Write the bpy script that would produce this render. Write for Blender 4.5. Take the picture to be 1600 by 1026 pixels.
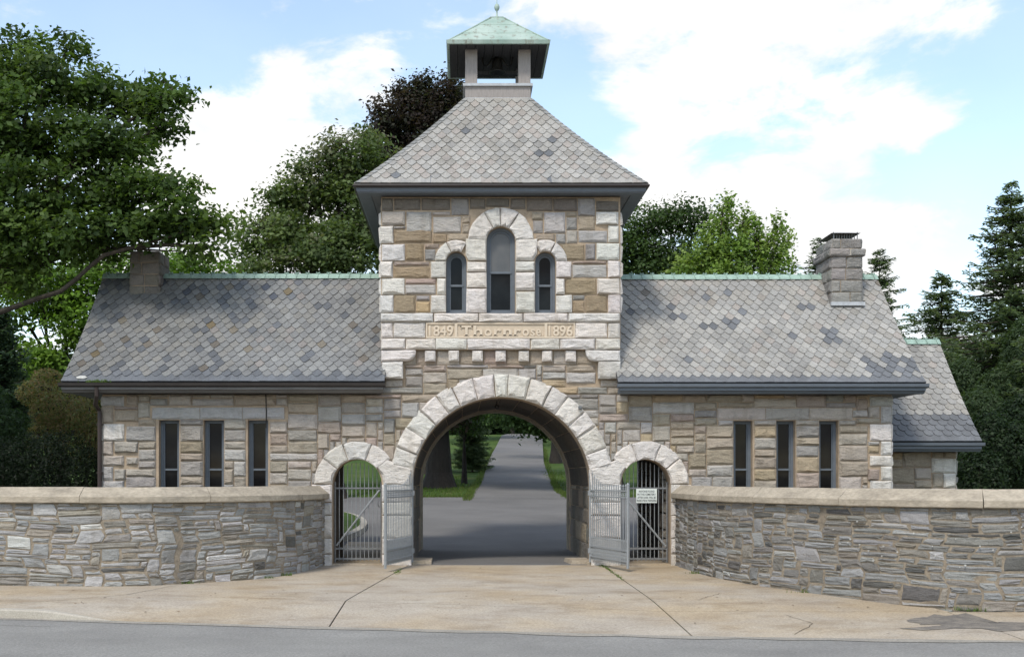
import bpy, math, random
import numpy as np
from mathutils import Vector, Matrix
from mathutils.geometry import tessellate_polygon
R = math.radians
rnd = random.Random(11)
nr = np.random.default_rng(5)
for o in list(bpy.data.objects): bpy.data.objects.remove(o)
sc = bpy.context.scene
COL = sc.collection

# ------------------------------------------------------------------ camera
EYE = 1.83; CD = 24.0; HX = 722.0; HY = 745.0; FP = 1800.0
cam = bpy.data.cameras.new('camera'); cam_o = bpy.data.objects.new('camera', cam); COL.objects.link(cam_o)
cam_o.location = (0, -CD, EYE); cam_o.rotation_euler = (R(90), 0, 0)
cam.sensor_width = 36.0; cam.lens = 36.0*FP/1600
cam.shift_x = (800-HX)/1600; cam.shift_y = (HY-513)/1600
cam.clip_end = 3000; cam.clip_start = 0.1
sc.camera = cam_o

# ------------------------------------------------------------------ light
SUN_EL, SUN_AZ = R(52), R(205)        # azimuth from +Y clockwise: the sun stands behind the camera, a little to its left
w = bpy.data.worlds.new('World'); sc.world = w; w.use_nodes = True
nt = w.node_tree; nt.nodes.clear(); N = nt.nodes.new; L = nt.links.new
out = N('ShaderNodeOutputWorld'); bg = N('ShaderNodeBackground')
sky = N('ShaderNodeTexSky'); sky.sky_type = 'NISHITA'; sky.sun_disc = False
sky.sun_elevation = SUN_EL; sky.sun_rotation = SUN_AZ
sky.air_density = 1.0; sky.dust_density = 0.6; sky.ozone_density = 1.2
tc = N('ShaderNodeTexCoord')
def vm(op, a=None, b=None):
    n = N('ShaderNodeVectorMath'); n.operation = op
    for i, v in enumerate((a, b)):
        if v is None: continue
        if isinstance(v, (tuple, list)): n.inputs[i].default_value = v
        else: L(v, n.inputs[i])
    return n
def mt(op, a, b=None, clamp=False):
    n = N('ShaderNodeMath'); n.operation = op; n.use_clamp = clamp
    for i, v in enumerate((a, b)):
        if v is None: continue
        if isinstance(v, (int, float)): n.inputs[i].default_value = v
        else: L(v, n.inputs[i])
    return n.outputs[0]
DIR = tc.outputs['Generated']
def sdir(px, py):
    v = Vector(((px-HX)/FP, 1.0, (HY-py)/FP)).normalized(); return (v.x, v.y, v.z)
strt = vm('MULTIPLY', DIR, (1.0, 1.0, 1.9)).outputs[0]
n1 = N('ShaderNodeTexNoise'); n1.inputs['Scale'].default_value = 8.5; n1.inputs['Detail'].default_value = 9; n1.inputs['Roughness'].default_value = .6
n1.inputs['Distortion'].default_value = .25
L(vm('ADD', strt, (3.1, 1.7, .4)).outputs[0], n1.inputs['Vector'])
acc = mt('ADD', mt('MULTIPLY', mt('SUBTRACT', n1.outputs[0], .5), 1.7), .5)
# big cloud banks (+) and clear blue gaps (-): (px, py, angular radius, amount)
for px, py, rad, a in [(1180,120,.20,.13),(1080,330,.16,.09),(1300,330,.12,.10),(480,190,.16,.13),(400,340,.15,.18),(150,60,.10,.08),
                       (1450,450,.12,.2),(590,30,.09,.08),(1330,20,.10,.12),(960,60,.08,.14),
                       (870,130,.055,-.14),(200,10,.11,-.2),(1520,80,.09,-.17),(1480,330,.085,-.17),(560,90,.07,-.10),(690,170,.05,-.2),(700,60,.08,-.13),(930,240,.05,-.1),(330,20,.08,-.14),(60,10,.07,-.1),
                       (330,90,.05,-.14),(1560,280,.09,-.14),(1420,90,.04,-.1)]:
    dn = vm('DISTANCE', DIR, sdir(px, py))
    mr = N('ShaderNodeMapRange'); mr.interpolation_type = 'SMOOTHSTEP'
    mr.inputs['From Min'].default_value = rad; mr.inputs['From Max'].default_value = rad*.25
    mr.inputs['To Min'].default_value = 0; mr.inputs['To Max'].default_value = a
    L(dn.outputs['Value'], mr.inputs['Value']); acc = mt('ADD', acc, mr.outputs[0])
cm = N('ShaderNodeMapRange'); cm.interpolation_type = 'SMOOTHSTEP'
cm.inputs['From Min'].default_value = .43; cm.inputs['From Max'].default_value = .72
L(acc, cm.inputs['Value'])
n2 = N('ShaderNodeTexNoise'); n2.inputs['Scale'].default_value = 9; n2.inputs['Detail'].default_value = 6
L(strt, n2.inputs['Vector'])
cr = N('ShaderNodeValToRGB')
SKYS = .12
cr.color_ramp.elements[0].position = .3; cr.color_ramp.elements[0].color = (.80,.815,.84,1)
cr.color_ramp.elements[1].position = .62; cr.color_ramp.elements[1].color = (1.0,.985,.965,1)
L(n2.outputs[0], cr.inputs[0])
cgain = vm('SCALE', cr.outputs[0]); cgain.inputs['Scale'].default_value = 0.66/SKYS
tint = vm('MULTIPLY', sky.outputs[0], (1.42, 1.38, 1.28))
haz = N('ShaderNodeMixRGB'); haz.inputs[0].default_value = .14; L(tint.outputs[0], haz.inputs[1]); L(cgain.outputs[0], haz.inputs[2])
mx = N('ShaderNodeMixRGB'); L(cm.outputs[0], mx.inputs[0]); L(haz.outputs[0], mx.inputs[1]); L(cgain.outputs[0], mx.inputs[2])
L(mx.outputs[0], bg.inputs[0]); bg.inputs[1].default_value = SKYS; L(bg.outputs[0], out.inputs[0])
sun = bpy.data.lights.new('sun', 'SUN'); sun.energy = 1.5; sun.angle = R(10); sun.color = (1, .93, .82)
sun_o = bpy.data.objects.new('sun', sun); COL.objects.link(sun_o)
sd = Vector((math.sin(SUN_AZ)*math.cos(SUN_EL), math.cos(SUN_AZ)*math.cos(SUN_EL), math.sin(SUN_EL)))
sun_o.rotation_euler = sd.to_track_quat('Z', 'Y').to_euler(); sun_o.location = (0, -10, 30)
vs = sc.view_settings; vs.view_transform = 'Standard'; vs.look = 'None'; vs.gamma = 1; vs.exposure = 0.84
vs.use_curve_mapping = False

# ------------------------------------------------------------------ pixel -> place helpers (measured from the photograph once)
def fx(px, d=24.0): return (px-HX)*d/FP
def fz(py, d=24.0): return EYE+(HY-py)*d/FP
def gz(x, y):                                   # ground height of the cemetery hill
    d = y+CD
    if d < 29: return 0.0
    return .075*(min(d, 102)-29) + .02*max(0, d-102)

# ------------------------------------------------------------------ materials
def material(name, rough=.8, spec=.3, metal=0.0):
    m = bpy.data.materials.new(name); m.use_nodes = True
    b = m.node_tree.nodes['Principled BSDF']
    b.inputs['Roughness'].default_value = rough; b.inputs['Specular IOR Level'].default_value = spec; b.inputs['Metallic'].default_value = metal
    return m, m.node_tree, b
def noise(t, scale, detail=5, rough=.6, vec=None, mult=None):
    n = t.nodes.new('ShaderNodeTexNoise'); n.inputs['Scale'].default_value = scale; n.inputs['Detail'].default_value = detail; n.inputs['Roughness'].default_value = rough
    g = t.nodes.new('ShaderNodeNewGeometry')
    v = t.nodes.new('ShaderNodeVectorMath'); v.operation = 'MULTIPLY'; v.inputs[1].default_value = mult or (1,1,1)
    t.links.new(g.outputs['Position'], v.inputs[0]); t.links.new(v.outputs[0], n.inputs['Vector'])
    return n.outputs[0]
def ramp(t, src, stops):
    r = t.nodes.new('ShaderNodeValToRGB'); e = r.color_ramp.elements
    while len(e) < len(stops): e.new(.5)
    for i, (p, c) in enumerate(stops):
        e[i].position = p; e[i].color = (c, c, c, 1) if isinstance(c, (int, float)) else (*c, 1)
    t.links.new(src, r.inputs[0]); return r.outputs[0]
def mulc(t, a, b, mode='MULTIPLY', fac=1.0):
    m = t.nodes.new('ShaderNodeMixRGB'); m.blend_type = mode
    if isinstance(fac, (int, float)): m.inputs[0].default_value = fac
    else: t.links.new(fac, m.inputs[0])
    for i, v in ((1, a), (2, b)):
        if isinstance(v, tuple): m.inputs[i].default_value = (*v, 1)
        else: t.links.new(v, m.inputs[i])
    return m.outputs[0]
def attr(t):
    a = t.nodes.new('ShaderNodeAttribute'); a.attribute_name = 'Col'; return a.outputs['Color']
def bump(t, b, h, strength, dist, prev=None):
    n = t.nodes.new('ShaderNodeBump'); n.inputs['Strength'].default_value = strength; n.inputs['Distance'].default_value = dist
    t.links.new(h, n.inputs['Height'])
    if prev is not None: t.links.new(prev, n.inputs['Normal'])
    t.links.new(n.outputs[0], b.inputs['Normal']); return n.outputs[0]

def stone_material(name, strat=(3,3,6), grit=60, dark=.72, bd=.085, bs=1.0, streak=.3):
    m, t, b = material(name, .92, .15)
    c = attr(t)
    c = mulc(t, c, ramp(t, noise(t, 2.2, 7, .65, mult=strat), [(.28,(dark,dark,dark)),(.42,(.94,.94,.94)),(.75,(1.10,1.09,1.08))]))
    c = mulc(t, c, ramp(t, noise(t, grit, 3, .7), [(.3,.82),(.7,1.12)]))
    c = mulc(t, c, ramp(t, noise(t, 1.3, 5, .7), [(.30,(.66,.60,.50)),(.46,(1,1,1))]), fac=streak)
    c = mulc(t, c, ramp(t, noise(t, 1.6, 5, .65, mult=(2.4,2.4,.35)), [(.30,(.70,.67,.62)),(.45,(1,1,1))]), fac=.55)
    t.links.new(c, b.inputs['Base Color'])
    n1_ = bump(t, b, noise(t, 8, 8, .72, mult=(.8,.8,1.6)), bs, bd)
    bump(t, b, noise(t, 45, 4, .7), .45, .008, n1_)
    return m
M = {}
M['stone'] = stone_material('rock faced sandstone')
M['rubble'] = stone_material('weathered limestone rubble', strat=(3,3,16), dark=.6, bd=.05, bs=.9, streak=.6)
def simple(name, col, rough=.8, var=.15, scale=12, bstr=.0, bscale=60, bdist=.004, spec=.3, metal=0.0, mult=None):
    m, t, b = material(name, rough, spec, metal)
    c = ramp(t, noise(t, scale, 6, .65, mult=mult), [(.25, tuple(x*(1-var) for x in col)), (.75, tuple(x*(1+var) for x in col))])
    c = mulc(t, c, ramp(t, noise(t, scale*7, 3, .6, mult=mult), [(.3, 1-var*.5), (.7, 1+var*.5)]))
    t.links.new(c, b.inputs['Base Color'])
    if bstr: bump(t, b, noise(t, bscale, 5, .7), bstr, bdist)
    return m
M['mortar'] = simple('tan lime mortar', (.37,.29,.21), .95, .3, 5, .5, 40, .006)
M['rubble_mortar'] = simple('brown rubble mortar', (.25,.21,.16), .97, .4, 4, .8, 25, .02)
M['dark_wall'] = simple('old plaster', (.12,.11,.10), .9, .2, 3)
M['paint'] = simple('blue grey window paint', (.125,.145,.17), .5, .12, 8)
M['fascia'] = simple('grey blue painted fascia', (.12,.14,.165), .5, .15, 5, mult=(1,1,6))
M['gutter'] = simple('brown black painted gutter', (.035,.030,.028), .4, .2, 5)
M['fascia_left'] = simple('weathered pale fascia', (.13,.125,.12), .6, .3, 4, mult=(.6,1,6))
M['pipe'] = simple('dark brown downpipe paint', (.045,.033,.03), .45, .15, 6)
M['soffit'] = simple('grey soffit paint', (.16,.17,.18), .7, .15, 6)
M['wood'] = simple('weathered pale belfry timber', (.30,.275,.26), .8, .22, 6, .3, 40, .004, mult=(6,6,.8))
M['darkwood'] = simple('dark timber boards', (.05,.048,.05), .8, .3, 6, mult=(6,1,1))
M['iron'] = simple('galvanised grey gate paint', (.26,.275,.285), .5, .15, 20)
M['iron_dark'] = simple('dull grey iron', (.16,.165,.17), .55, .3, 20)
M['bell'] = simple('dark bronze', (.035,.033,.03), .45, .2, 20, metal=.5)
M['tin'] = simple('galvanised tin', (.16,.165,.17), .45, .25, 8, metal=.4)
M['sign'] = simple('off white sign enamel', (.62,.66,.62), .5, .05, 8)
M['ink'] = simple('black sign lettering', (.02,.02,.03), .6, .1, 8)
M['lead'] = simple('lead flashing', (.42,.44,.46), .5, .2, 12)
M['coping'] = simple('weathered concrete coping', (.35,.305,.24), .93, .34, 2.2, .7, 55, .006, mult=(1,1,2.5))
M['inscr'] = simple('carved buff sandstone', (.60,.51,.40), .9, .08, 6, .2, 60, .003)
M['inscr_ground'] = simple('carved sandstone with letter shade painted in', (.52,.435,.335), .95, .12, 8, .3, 60, .003)  # darker than the letters: their shadow is painted into the ground
M['door'] = simple('dark plank door', (.03,.03,.032), .6, .2, 10, mult=(8,8,1))
M['bark'] = simple('grey brown bark', (.06,.05,.04), .95, .4, 6, .9, 14, .03, mult=(3,3,.6))
M['darkbark'] = simple('dark bark', (.035,.03,.026), .95, .4, 6, .9, 14, .03, mult=(3,3,.6))
M['black'] = simple('black plastic', (.02,.02,.02), .5, .1, 10)

m, t, b = material('verdigris copper', .65, .3)           # pale green with brown rain streaks
c = ramp(t, noise(t, 1.6, 4, .5, mult=(1.2,1.2,1.2)), [(.3,(.27,.37,.32)),(.55,(.36,.45,.40)),(.8,(.43,.51,.46))])
s = ramp(t, noise(t, 3.2, 5, .6, mult=(2.6,2.6,.35)), [(.54,(0,0,0)),(.64,(1,1,1))])
c = mulc(t, c, (.20,.19,.15), 'MIX', mulc(t, s, (.75,.75,.75)))
t.links.new(c, b.inputs['Base Color']); M['copper'] = m
M['ridge_copper'] = simple('ridge verdigris', (.28,.39,.335), .65, .3, 6)

m, t, b = material('roof slate', .62, .35)
c = mulc(t, attr(t), ramp(t, noise(t, 1.1, 6, .65), [(.3,.78),(.5,1.0),(.75,1.12)]))
c = mulc(t, c, ramp(t, noise(t, 30, 5, .7, mult=(1,1,1)), [(.3,.8),(.7,1.14)]))
c = mulc(t, c, ramp(t, noise(t, 9, 4, .7, mult=(3,1,.35)), [(.36,.75),(.5,1.0)]), fac=.6)
t.links.new(c, b.inputs['Base Color']); bump(t, b, noise(t, 35, 5, .7), .35, .006); M['slate'] = m
M['underlay'] = simple('roof underlay', (.04,.04,.042), .9, .2, 6)

m, t, b = material('window glass', .04, .14)
t.links.new(ramp(t, noise(t, 2.5, 4, .5), [(.35,(.004,.004,.005)),(.7,(.012,.013,.014))]), b.inputs['Base Color']); M['glass'] = m
m, t, b = material('pale grey window glass', .12, .4)  # paler grey base colour for the upper middle pane
t.links.new(ramp(t, noise(t, 2.5, 4, .5), [(.35,(.085,.09,.095)),(.7,(.13,.13,.13))]), b.inputs['Base Color']); M['grey_glass'] = m

def ground_mat(name, cols, sc1, sc2, b1, bdist, rough=.93, extra=None):
    m, t, b = material(name, rough, .2)
    c = ramp(t, noise(t, sc1, 8, .6), cols)
    c = mulc(t, c, ramp(t, noise(t, sc2, 5, .85), [(.28,.62),(.5,1.0),(.72,1.40)]))
    if extra: c = extra(t, c)
    t.links.new(c, b.inputs['Base Color']); bump(t, b, noise(t, sc2*.8, 5, .8), b1, bdist); return m
def road_extra(t, c):
    return mulc(t, c, ramp(t, noise(t, .7, 8, .65, mult=(.5,1.1,1)), [(.3,.88),(.6,1.05)]))
M['road'] = ground_mat('worn street asphalt', [(.3,(.23,.225,.213)),(.7,(.285,.28,.262))], .9, 30, .9, .02, extra=road_extra)
M['lot'] = ground_mat('cemetery drive asphalt', [(.3,(.135,.132,.13)),(.7,(.19,.185,.18))], .25, 60, .4, .006, extra=road_extra)
def conc_extra(t, c):
    c = mulc(t, c, ramp(t, noise(t, 1.1, 8, .7, mult=(.8,1.3,1)), [(.30,(.60,.54,.46)),(.5,(1,1,1))]), fac=.75)
    return mulc(t, c, ramp(t, noise(t, .35, 5, .6), [(.42,(1,1,1)),(.62,(1.0,.88,.68))]), fac=.7)
M['concrete'] = ground_mat('tan exposed aggregate concrete', [(.3,(.345,.30,.245)),(.7,(.43,.385,.32))], .9, 30, .7, .012, extra=conc_extra)
M['kerb'] = ground_mat('pale kerb concrete', [(.3,(.34,.31,.26)),(.7,(.45,.42,.36))], 1.5, 60, .5, .005)
M['bed'] = ground_mat('soil', [(.3,(.07,.06,.04)),(.7,(.12,.10,.07))], 2, 40, .5, .01)
M['tarpatch'] = ground_mat('dark tar patch', [(.3,(.13,.12,.11)),(.7,(.24,.215,.18))], 6, 30, .7, .008)
M['lawn'] = ground_mat('mown lawn', [(.3,(.035,.07,.014)),(.5,(.055,.10,.018)),(.72,(.10,.12,.035))], .9, 24, .9, .04)
def foliage(name, transl=.35):
    m, t, b = material(name, .55, .25)
    c = attr(t); t.links.new(c, b.inputs['Base Color'])
    tr = t.nodes.new('ShaderNodeBsdfTranslucent'); t.links.new(mulc(t, c, (1.25,1.3,.6)), tr.inputs[0])
    mixs = t.nodes.new('ShaderNodeMixShader'); mixs.inputs[0].default_value = transl
    t.links.new(b.outputs[0], mixs.inputs[1]); t.links.new(tr.outputs[0], mixs.inputs[2])
    t.links.new(mixs.outputs[0], t.nodes['Material Output'].inputs['Surface']); return m
M['leaf'] = foliage('broad leaves', .45); M['needle'] = foliage('conifer needles', .5); M['grass'] = foliage('grass blades', .3)
M['dryleaf'] = foliage('fallen leaves', .1)

# ------------------------------------------------------------------ object helpers
def tag(o, label=None, cat=None, group=None, kind=None):
    if label: o['label'] = label
    if cat: o['category'] = cat
    if group: o['group'] = group
    if kind: o['kind'] = kind
    return o
ORIG = {}
def empty(name, loc=(0,0,0), label=None, cat=None, group=None):
    o = bpy.data.objects.new(name, None); COL.objects.link(o); o.location = loc; o.empty_display_size = .3
    ORIG[o.name] = Vector(loc); return tag(o, label, cat, group)
def link(name, me, mat, parent=None, center=True, kind=None):
    """link a mesh whose vertices are in world coordinates; its origin goes to its own middle"""
    if mat: me.materials.append(mat)
    o = bpy.data.objects.new(name, me); COL.objects.link(o)
    off = Vector((0,0,0))
    n = len(me.vertices)
    if center and n:
        co = np.empty(n*3, dtype=np.float32); me.vertices.foreach_get('co', co); co = co.reshape(-1,3)
        c = (co.min(0)+co.max(0))/2; off = Vector((float(c[0]), float(c[1]), float(co[:,2].min())))
        co -= np.array(off, dtype=np.float32); me.vertices.foreach_set('co', co.ravel())
    ORIG[o.name] = off
    if parent is not None:
        o.parent = parent; o.location = off-ORIG[parent.name]
    else: o.location = off
    if kind: o['kind'] = kind
    return o
def mesh(verts, faces, cols=None, smooth=False):
    me = bpy.data.meshes.new('m'); me.from_pydata([tuple(v) for v in verts], [], faces)
    if cols is not None:
        a = me.color_attributes.new('Col', 'FLOAT_COLOR', 'POINT')
        arr = np.ones((len(verts), 4), dtype=np.float32); arr[:, :3] = np.array(cols, dtype=np.float32).reshape(-1, 3)
        a.data.foreach_set('color', arr.ravel())
    if smooth: me.shade_smooth()
    me.update(); return me
class MB:
    """collects shapes for one mesh"""
    def __init__(s): s.v = []; s.f = []; s.c = []
    def add(s, v, f, c=None):
        k = len(s.v); s.v += [tuple(p) for p in v]; s.f += [tuple(i+k for i in q) for q in f]
        if c is not None: s.c += [tuple(c)]*len(v) if not isinstance(c[0], (tuple, list)) else list(c)
        return s
    def box(s, x0, x1, y0, y1, z0, z1, c=None):
        v = [(x0,y0,z0),(x1,y0,z0),(x1,y1,z0),(x0,y1,z0),(x0,y0,z1),(x1,y0,z1),(x1,y1,z1),(x0,y1,z1)]
        return s.add(v, [(0,3,2,1),(4,5,6,7),(0,1,5,4),(1,2,6,5),(2,3,7,6),(3,0,4,7)], c)
    def tube(s, pts, rad, n=6, cap=True, c=None):
        pts = [Vector(p) for p in pts]
        if isinstance(rad, (int, float)): rad = [rad]*len(pts)
        v = []; f = []; ref = None
        for i, p in enumerate(pts):
            t_ = (pts[min(i+1, len(pts)-1)]-pts[max(i-1, 0)])
            if t_.length < 1e-9: t_ = Vector((0,0,1))
            t_.normalize()
            if ref is None: ref = Vector((1,0,0)) if abs(t_.x) < .9 else Vector((0,1,0))
            a = t_.cross(ref).normalized(); bb = t_.cross(a); ref = bb.cross(t_) if False else ref
            for k in range(n):
                th = 2*math.pi*k/n; v.append(p+(a*math.cos(th)+bb*math.sin(th))*rad[i])
        for i in range(len(pts)-1):
            for k in range(n):
                f.append((i*n+k, i*n+(k+1)%n, (i+1)*n+(k+1)%n, (i+1)*n+k))
        if cap: f.append(tuple(range(n-1,-1,-1))); f.append(tuple((len(pts)-1)*n+k for k in range(n)))
        return s.add(v, f, c)
    def lathe(s, prof, cx, cy, n=16, c=None):
        v = [(cx+r*math.cos(2*math.pi*k/n), cy+r*math.sin(2*math.pi*k/n), z) for r, z in prof for k in range(n)]
        f = [(i*n+k, i*n+(k+1)%n, (i+1)*n+(k+1)%n, (i+1)*n+k) for i in range(len(prof)-1) for k in range(n)]
        return s.add(v, f, c)
    def build(s, name, mat, parent=None, kind=None, smooth=False):
        return link(name, mesh(s.v, s.f, s.c if s.c else None, smooth), mat, parent, kind=kind)
def prism(outline, holes, F, w0, w1):
    """flat slab with holes; outline and holes in (u,v), F maps (u,v,w) to the world, w0 = front"""
    loops = [outline]+holes
    tess = tessellate_polygon([[Vector((u, v, 0)) for u, v in lp] for lp in loops])
    flat = [p for lp in loops for p in lp]; n = len(flat)
    v = [F(u, vv, w0) for u, vv in flat]+[F(u, vv, w1) for u, vv in flat]
    f = [tuple(t_) for t_ in tess]+[tuple(i+n for i in reversed(t_)) for t_ in tess]
    k = 0
    for lp in loops:
        m_ = len(lp)
        for i in range(m_): j = (i+1) % m_; f.append((k+i, k+j, n+k+j, n+k+i))
        k += m_
    return v, f
def arc(cx, cz, r, a0, a1, n): return [(cx+r*math.cos(R(a0+(a1-a0)*i/n)), cz+r*math.sin(R(a0+(a1-a0)*i/n))) for i in range(n+1)]
def area(p): return .5*sum(p[i][0]*p[(i+1)%len(p)][1]-p[(i+1)%len(p)][0]*p[i][1] for i in range(len(p)))
def centroid(p):
    a = area(p)
    if abs(a) < 1e-9: return p[0]
    cx = sum((p[i][0]+p[(i+1)%len(p)][0])*(p[i][0]*p[(i+1)%len(p)][1]-p[(i+1)%len(p)][0]*p[i][1]) for i in range(len(p)))/(6*a)
    cy = sum((p[i][1]+p[(i+1)%len(p)][1])*(p[i][0]*p[(i+1)%len(p)][1]-p[(i+1)%len(p)][0]*p[i][1]) for i in range(len(p)))/(6*a)
    return cx, cy
def clip(poly, nx, ny, d):                     # keep nx*u+ny*v <= d
    o = []
    for i in range(len(poly)):
        p, q = poly[i], poly[(i+1) % len(poly)]
        a, b_ = nx*p[0]+ny*p[1]-d, nx*q[0]+ny*q[1]-d
        if a <= 0: o.append(p)
        if a*b_ < 0:
            t_ = a/(a-b_); o.append((p[0]+(q[0]-p[0])*t_, p[1]+(q[1]-p[1])*t_))
    return o
def cut_disc(poly, cx, cz, r):                 # keep what lies outside the disc (one tangent cut)
    us = [p[0] for p in poly]; vs_ = [p[1] for p in poly]
    nin = 0; su = sv = k = 0
    for i in range(9):
        for j in range(9):
            u = min(us)+(max(us)-min(us))*(i+.5)/9; v = min(vs_)+(max(vs_)-min(vs_))*(j+.5)/9
            if math.hypot(u-cx, v-cz) > r: su += u; sv += v; k += 1
            else: nin += 1
    if nin == 0 or k == 0: return poly if k else []
    if k < 9: return []
    a = math.atan2(sv/k-cz, su/k-cx)
    nx, ny = math.cos(a), math.sin(a)
    return clip(poly, -nx, -ny, -(nx*cx+ny*cz+r))
def rect(x0, y0, x1, y1): return [(x0,y0),(x1,y0),(x1,y1),(x0,y1)]
def wob(c, v=.08, r=rnd):
    k = 1+r.uniform(-v, v); return (c[0]*k*(1+r.uniform(-.03,.03)), c[1]*k, c[2]*k*(1+r.uniform(-.03,.03)))
def piece(poly, F, gap=.008, edge=.014, bulge=(.02,.06), seg=.28, maxn=10, back=-.03, inset=.030, wobble=.006):
    """one rock-faced stone: outline ring, arris ring, rough inner ring and crown"""
    if area(poly) < 0: poly = poly[::-1]
    c = centroid(poly)
    pts = []
    per = [math.dist(poly[i], poly[(i+1) % len(poly)]) for i in range(len(poly))]
    while True:
        cnt = [max(1, round(e/seg)) for e in per]
        if sum(cnt) <= maxn or seg > 5: break
        seg *= 1.2
    for i, e in enumerate(per):
        p, q = poly[i], poly[(i+1) % len(poly)]
        if e < .015 and len(poly) > 4: continue
        for k in range(cnt[i]): pts.append((p[0]+(q[0]-p[0])*k/cnt[i], p[1]+(q[1]-p[1])*k/cnt[i]))
    n = len(pts); us = [p[0] for p in pts]; vs_ = [p[1] for p in pts]
    hw = max(.02, (max(us)-min(us))/2); hh = max(.02, (max(vs_)-min(vs_))/2)
    gx = max(.3, 1-gap/hw); gy = max(.3, 1-gap/hh); ix = max(.45, 1-inset/hw); iy = max(.45, 1-inset/hh)
    V = []
    rr = rnd.uniform
    a0 = [(c[0]+(u-c[0])*gx, c[1]+(v-c[1])*gy) for u, v in pts]
    for u, v in a0: V.append(F(u, v, back))
    a1 = [(u+rr(-wobble, wobble), v+rr(-wobble, wobble)) for u, v in a0]
    for u, v in a1: V.append(F(u, v, edge*rr(.5, 1.4)))
    for u, v in a1: V.append(F(c[0]+(u-c[0])*min(1,ix*rr(.84, 1.08)), c[1]+(v-c[1])*min(1,iy*rr(.78, 1.10)), edge+rr(*bulge)))
    V.append(F(c[0]+rr(-.3,.3)*hw*.6, c[1]+rr(-.3,.3)*hh*.5, edge+(bulge[0]+bulge[1])*.5+rr(-.008,.010)))
    f = []
    for i in range(n):
        j = (i+1) % n
        f.append((i, j, n+j, n+i)); f.append((n+i, n+j, 2*n+j)); f.append((n+i, 2*n+j, 2*n+i)); f.append((2*n+i, 2*n+j, 3*n))
    return V, f
def shows(V):                                   # rough size in the photograph
    us = []; zs = []
    for p in V:
        d = max(1, p[1]+CD); us.append(HX+FP*p[0]/d); zs.append(HY-FP*(p[2]-EYE)/d)
    a = (max(us)-min(us))*(max(zs)-min(zs))
    if max(us) < 0 or min(us) > 1600: a *= .01
    return a
def lay(name, items, mat, parent, limit=300):
    """items: (verts, faces, colour, parent or None). The largest 300 become objects, the rest one joined part."""
    items = sorted(items, key=lambda it: -shows(it[0]))
    for V, f, c, par in items[:limit]:
        link(name, mesh(V, f, c if isinstance(c, list) else [c]*len(V)), mat, par or parent)
    rest = items[limit:]
    if rest:
        mb = MB()
        for V, f, c, par in rest: mb.add(V, f, c)
        mb.build(name+'_mass', mat, parent, kind='stuff')

# stone colours (albedo)
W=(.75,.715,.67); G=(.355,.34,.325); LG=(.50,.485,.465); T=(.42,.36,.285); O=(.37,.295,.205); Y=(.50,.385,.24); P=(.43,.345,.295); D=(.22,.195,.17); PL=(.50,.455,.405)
FR = lambda y0: (lambda u, v, w_: (u, y0-w_, v))      # plane facing the street at y0

# ================================================================== GROUND, ROAD, APRON
def lerp_table(tab, x):
    if x <= tab[0][0]: return tab[0][1]
    for (a, va), (b, vb) in zip(tab, tab[1:]):
        if x <= b: return va+(vb-va)*(x-a)/(b-a)
    return tab[-1][1]
EDGE = [(-30,19.6),(-14,17.3),(-6.6,16.42),(-4.9,16.05),(-1.7,15.4),(2.9,14.5),(6.9,14.1),(14,13.8),(30,13.2)]     # street edge (distance from the camera)
ROADZ = -.18
def apron_z(x, d):
    e = lerp_table(EDGE, x); zc = lerp_table([(-5.9,-.06),(-4.8,-.172)], x)
    bk = 17.6; t_ = (d-e)/max(.5, bk-e)
    if t_ < 1: return zc+(-.045-zc)*max(0, t_)
    return -.045+.045*min(1, (d-bk)/(23-bk))
def grid_sheet(name, rows, zf, mat, parent=None, nu=24, nv=24, skirt=.12, kind=None):
    """rows: quad corners (x,d): A-B near side, D-C far side"""
    A, B, Cc, D_ = rows; v = []; f = []
    for j in range(nv+1):
        for i in range(nu+1):
            a, b = i/nu, j/nv
            x = (A[0]*(1-a)+B[0]*a)*(1-b)+(D_[0]*(1-a)+Cc[0]*a)*b
            d = (A[1]*(1-a)+B[1]*a)*(1-b)+(D_[1]*(1-a)+Cc[1]*a)*b
            v.append((x, d-CD, zf(x, d)))
    for j in range(nv):
        for i in range(nu):
            k = j*(nu+1)+i; f.append((k, k+1, k+nu+2, k+nu+1))
    if skirt:
        ring = [i for i in range(nu+1)]+[j*(nu+1)+nu for j in range(1, nv+1)]+[nv*(nu+1)+i for i in range(nu-1, -1, -1)]+[j*(nu+1) for j in range(nv-1, 0, -1)]
        k0 = len(v); v += [(v[i][0], v[i][1], v[i][2]-skirt) for i in ring]
        for q in range(len(ring)):
            q2 = (q+1) % len(ring); f.append((ring[q2], ring[q], k0+q, k0+q2))
    return link(name, mesh(v, f, smooth=False), mat, parent, kind=kind)
# hill and yard: one sheet to the horizon
v = []; f = []
xs = [-900,-300,-120,-60,-40,-30,-24,-18,-14,-10,-7,-4,-2,0,2,4,7,10,14,18,24,30,40,60,120,300,900]
ds = [23.9,26,29,32,36,40,43,46,50,56,62,70,80,90,102,120,150,250,900]
for d in ds:
    for x in xs: v.append((x, d-CD, gz(x, d-CD)-.03 + (0 if d < 60 else .15*math.sin(x*.13+d*.07))))
nx_ = len(xs)
for j in range(len(ds)-1):
    for i in range(nx_-1): k = j*nx_+i; f.append((k, k+1, k+nx_+1, k+nx_))
link('lawn_ground', mesh(v, f, smooth=True), M['lawn'], kind='structure')
mb = MB(); mb.add([(-900,-400,-.35),(900,-400,-.35),(900,0,-.35),(-900,0,-.35)], [(0,1,2,3)])
mb.build('street_side_ground', M['bed'], kind='structure')
grid_sheet('pavement_bed', [(-30,13.0),(30,13.0),(30,24.2),(-30,24.2)], lambda x, d: -.30 if d < 17.7 else (-.11 if d > 18.5 else -.30+.19*(d-17.7)/.8), M['bed'], nu=60, nv=44, kind='structure')
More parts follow.
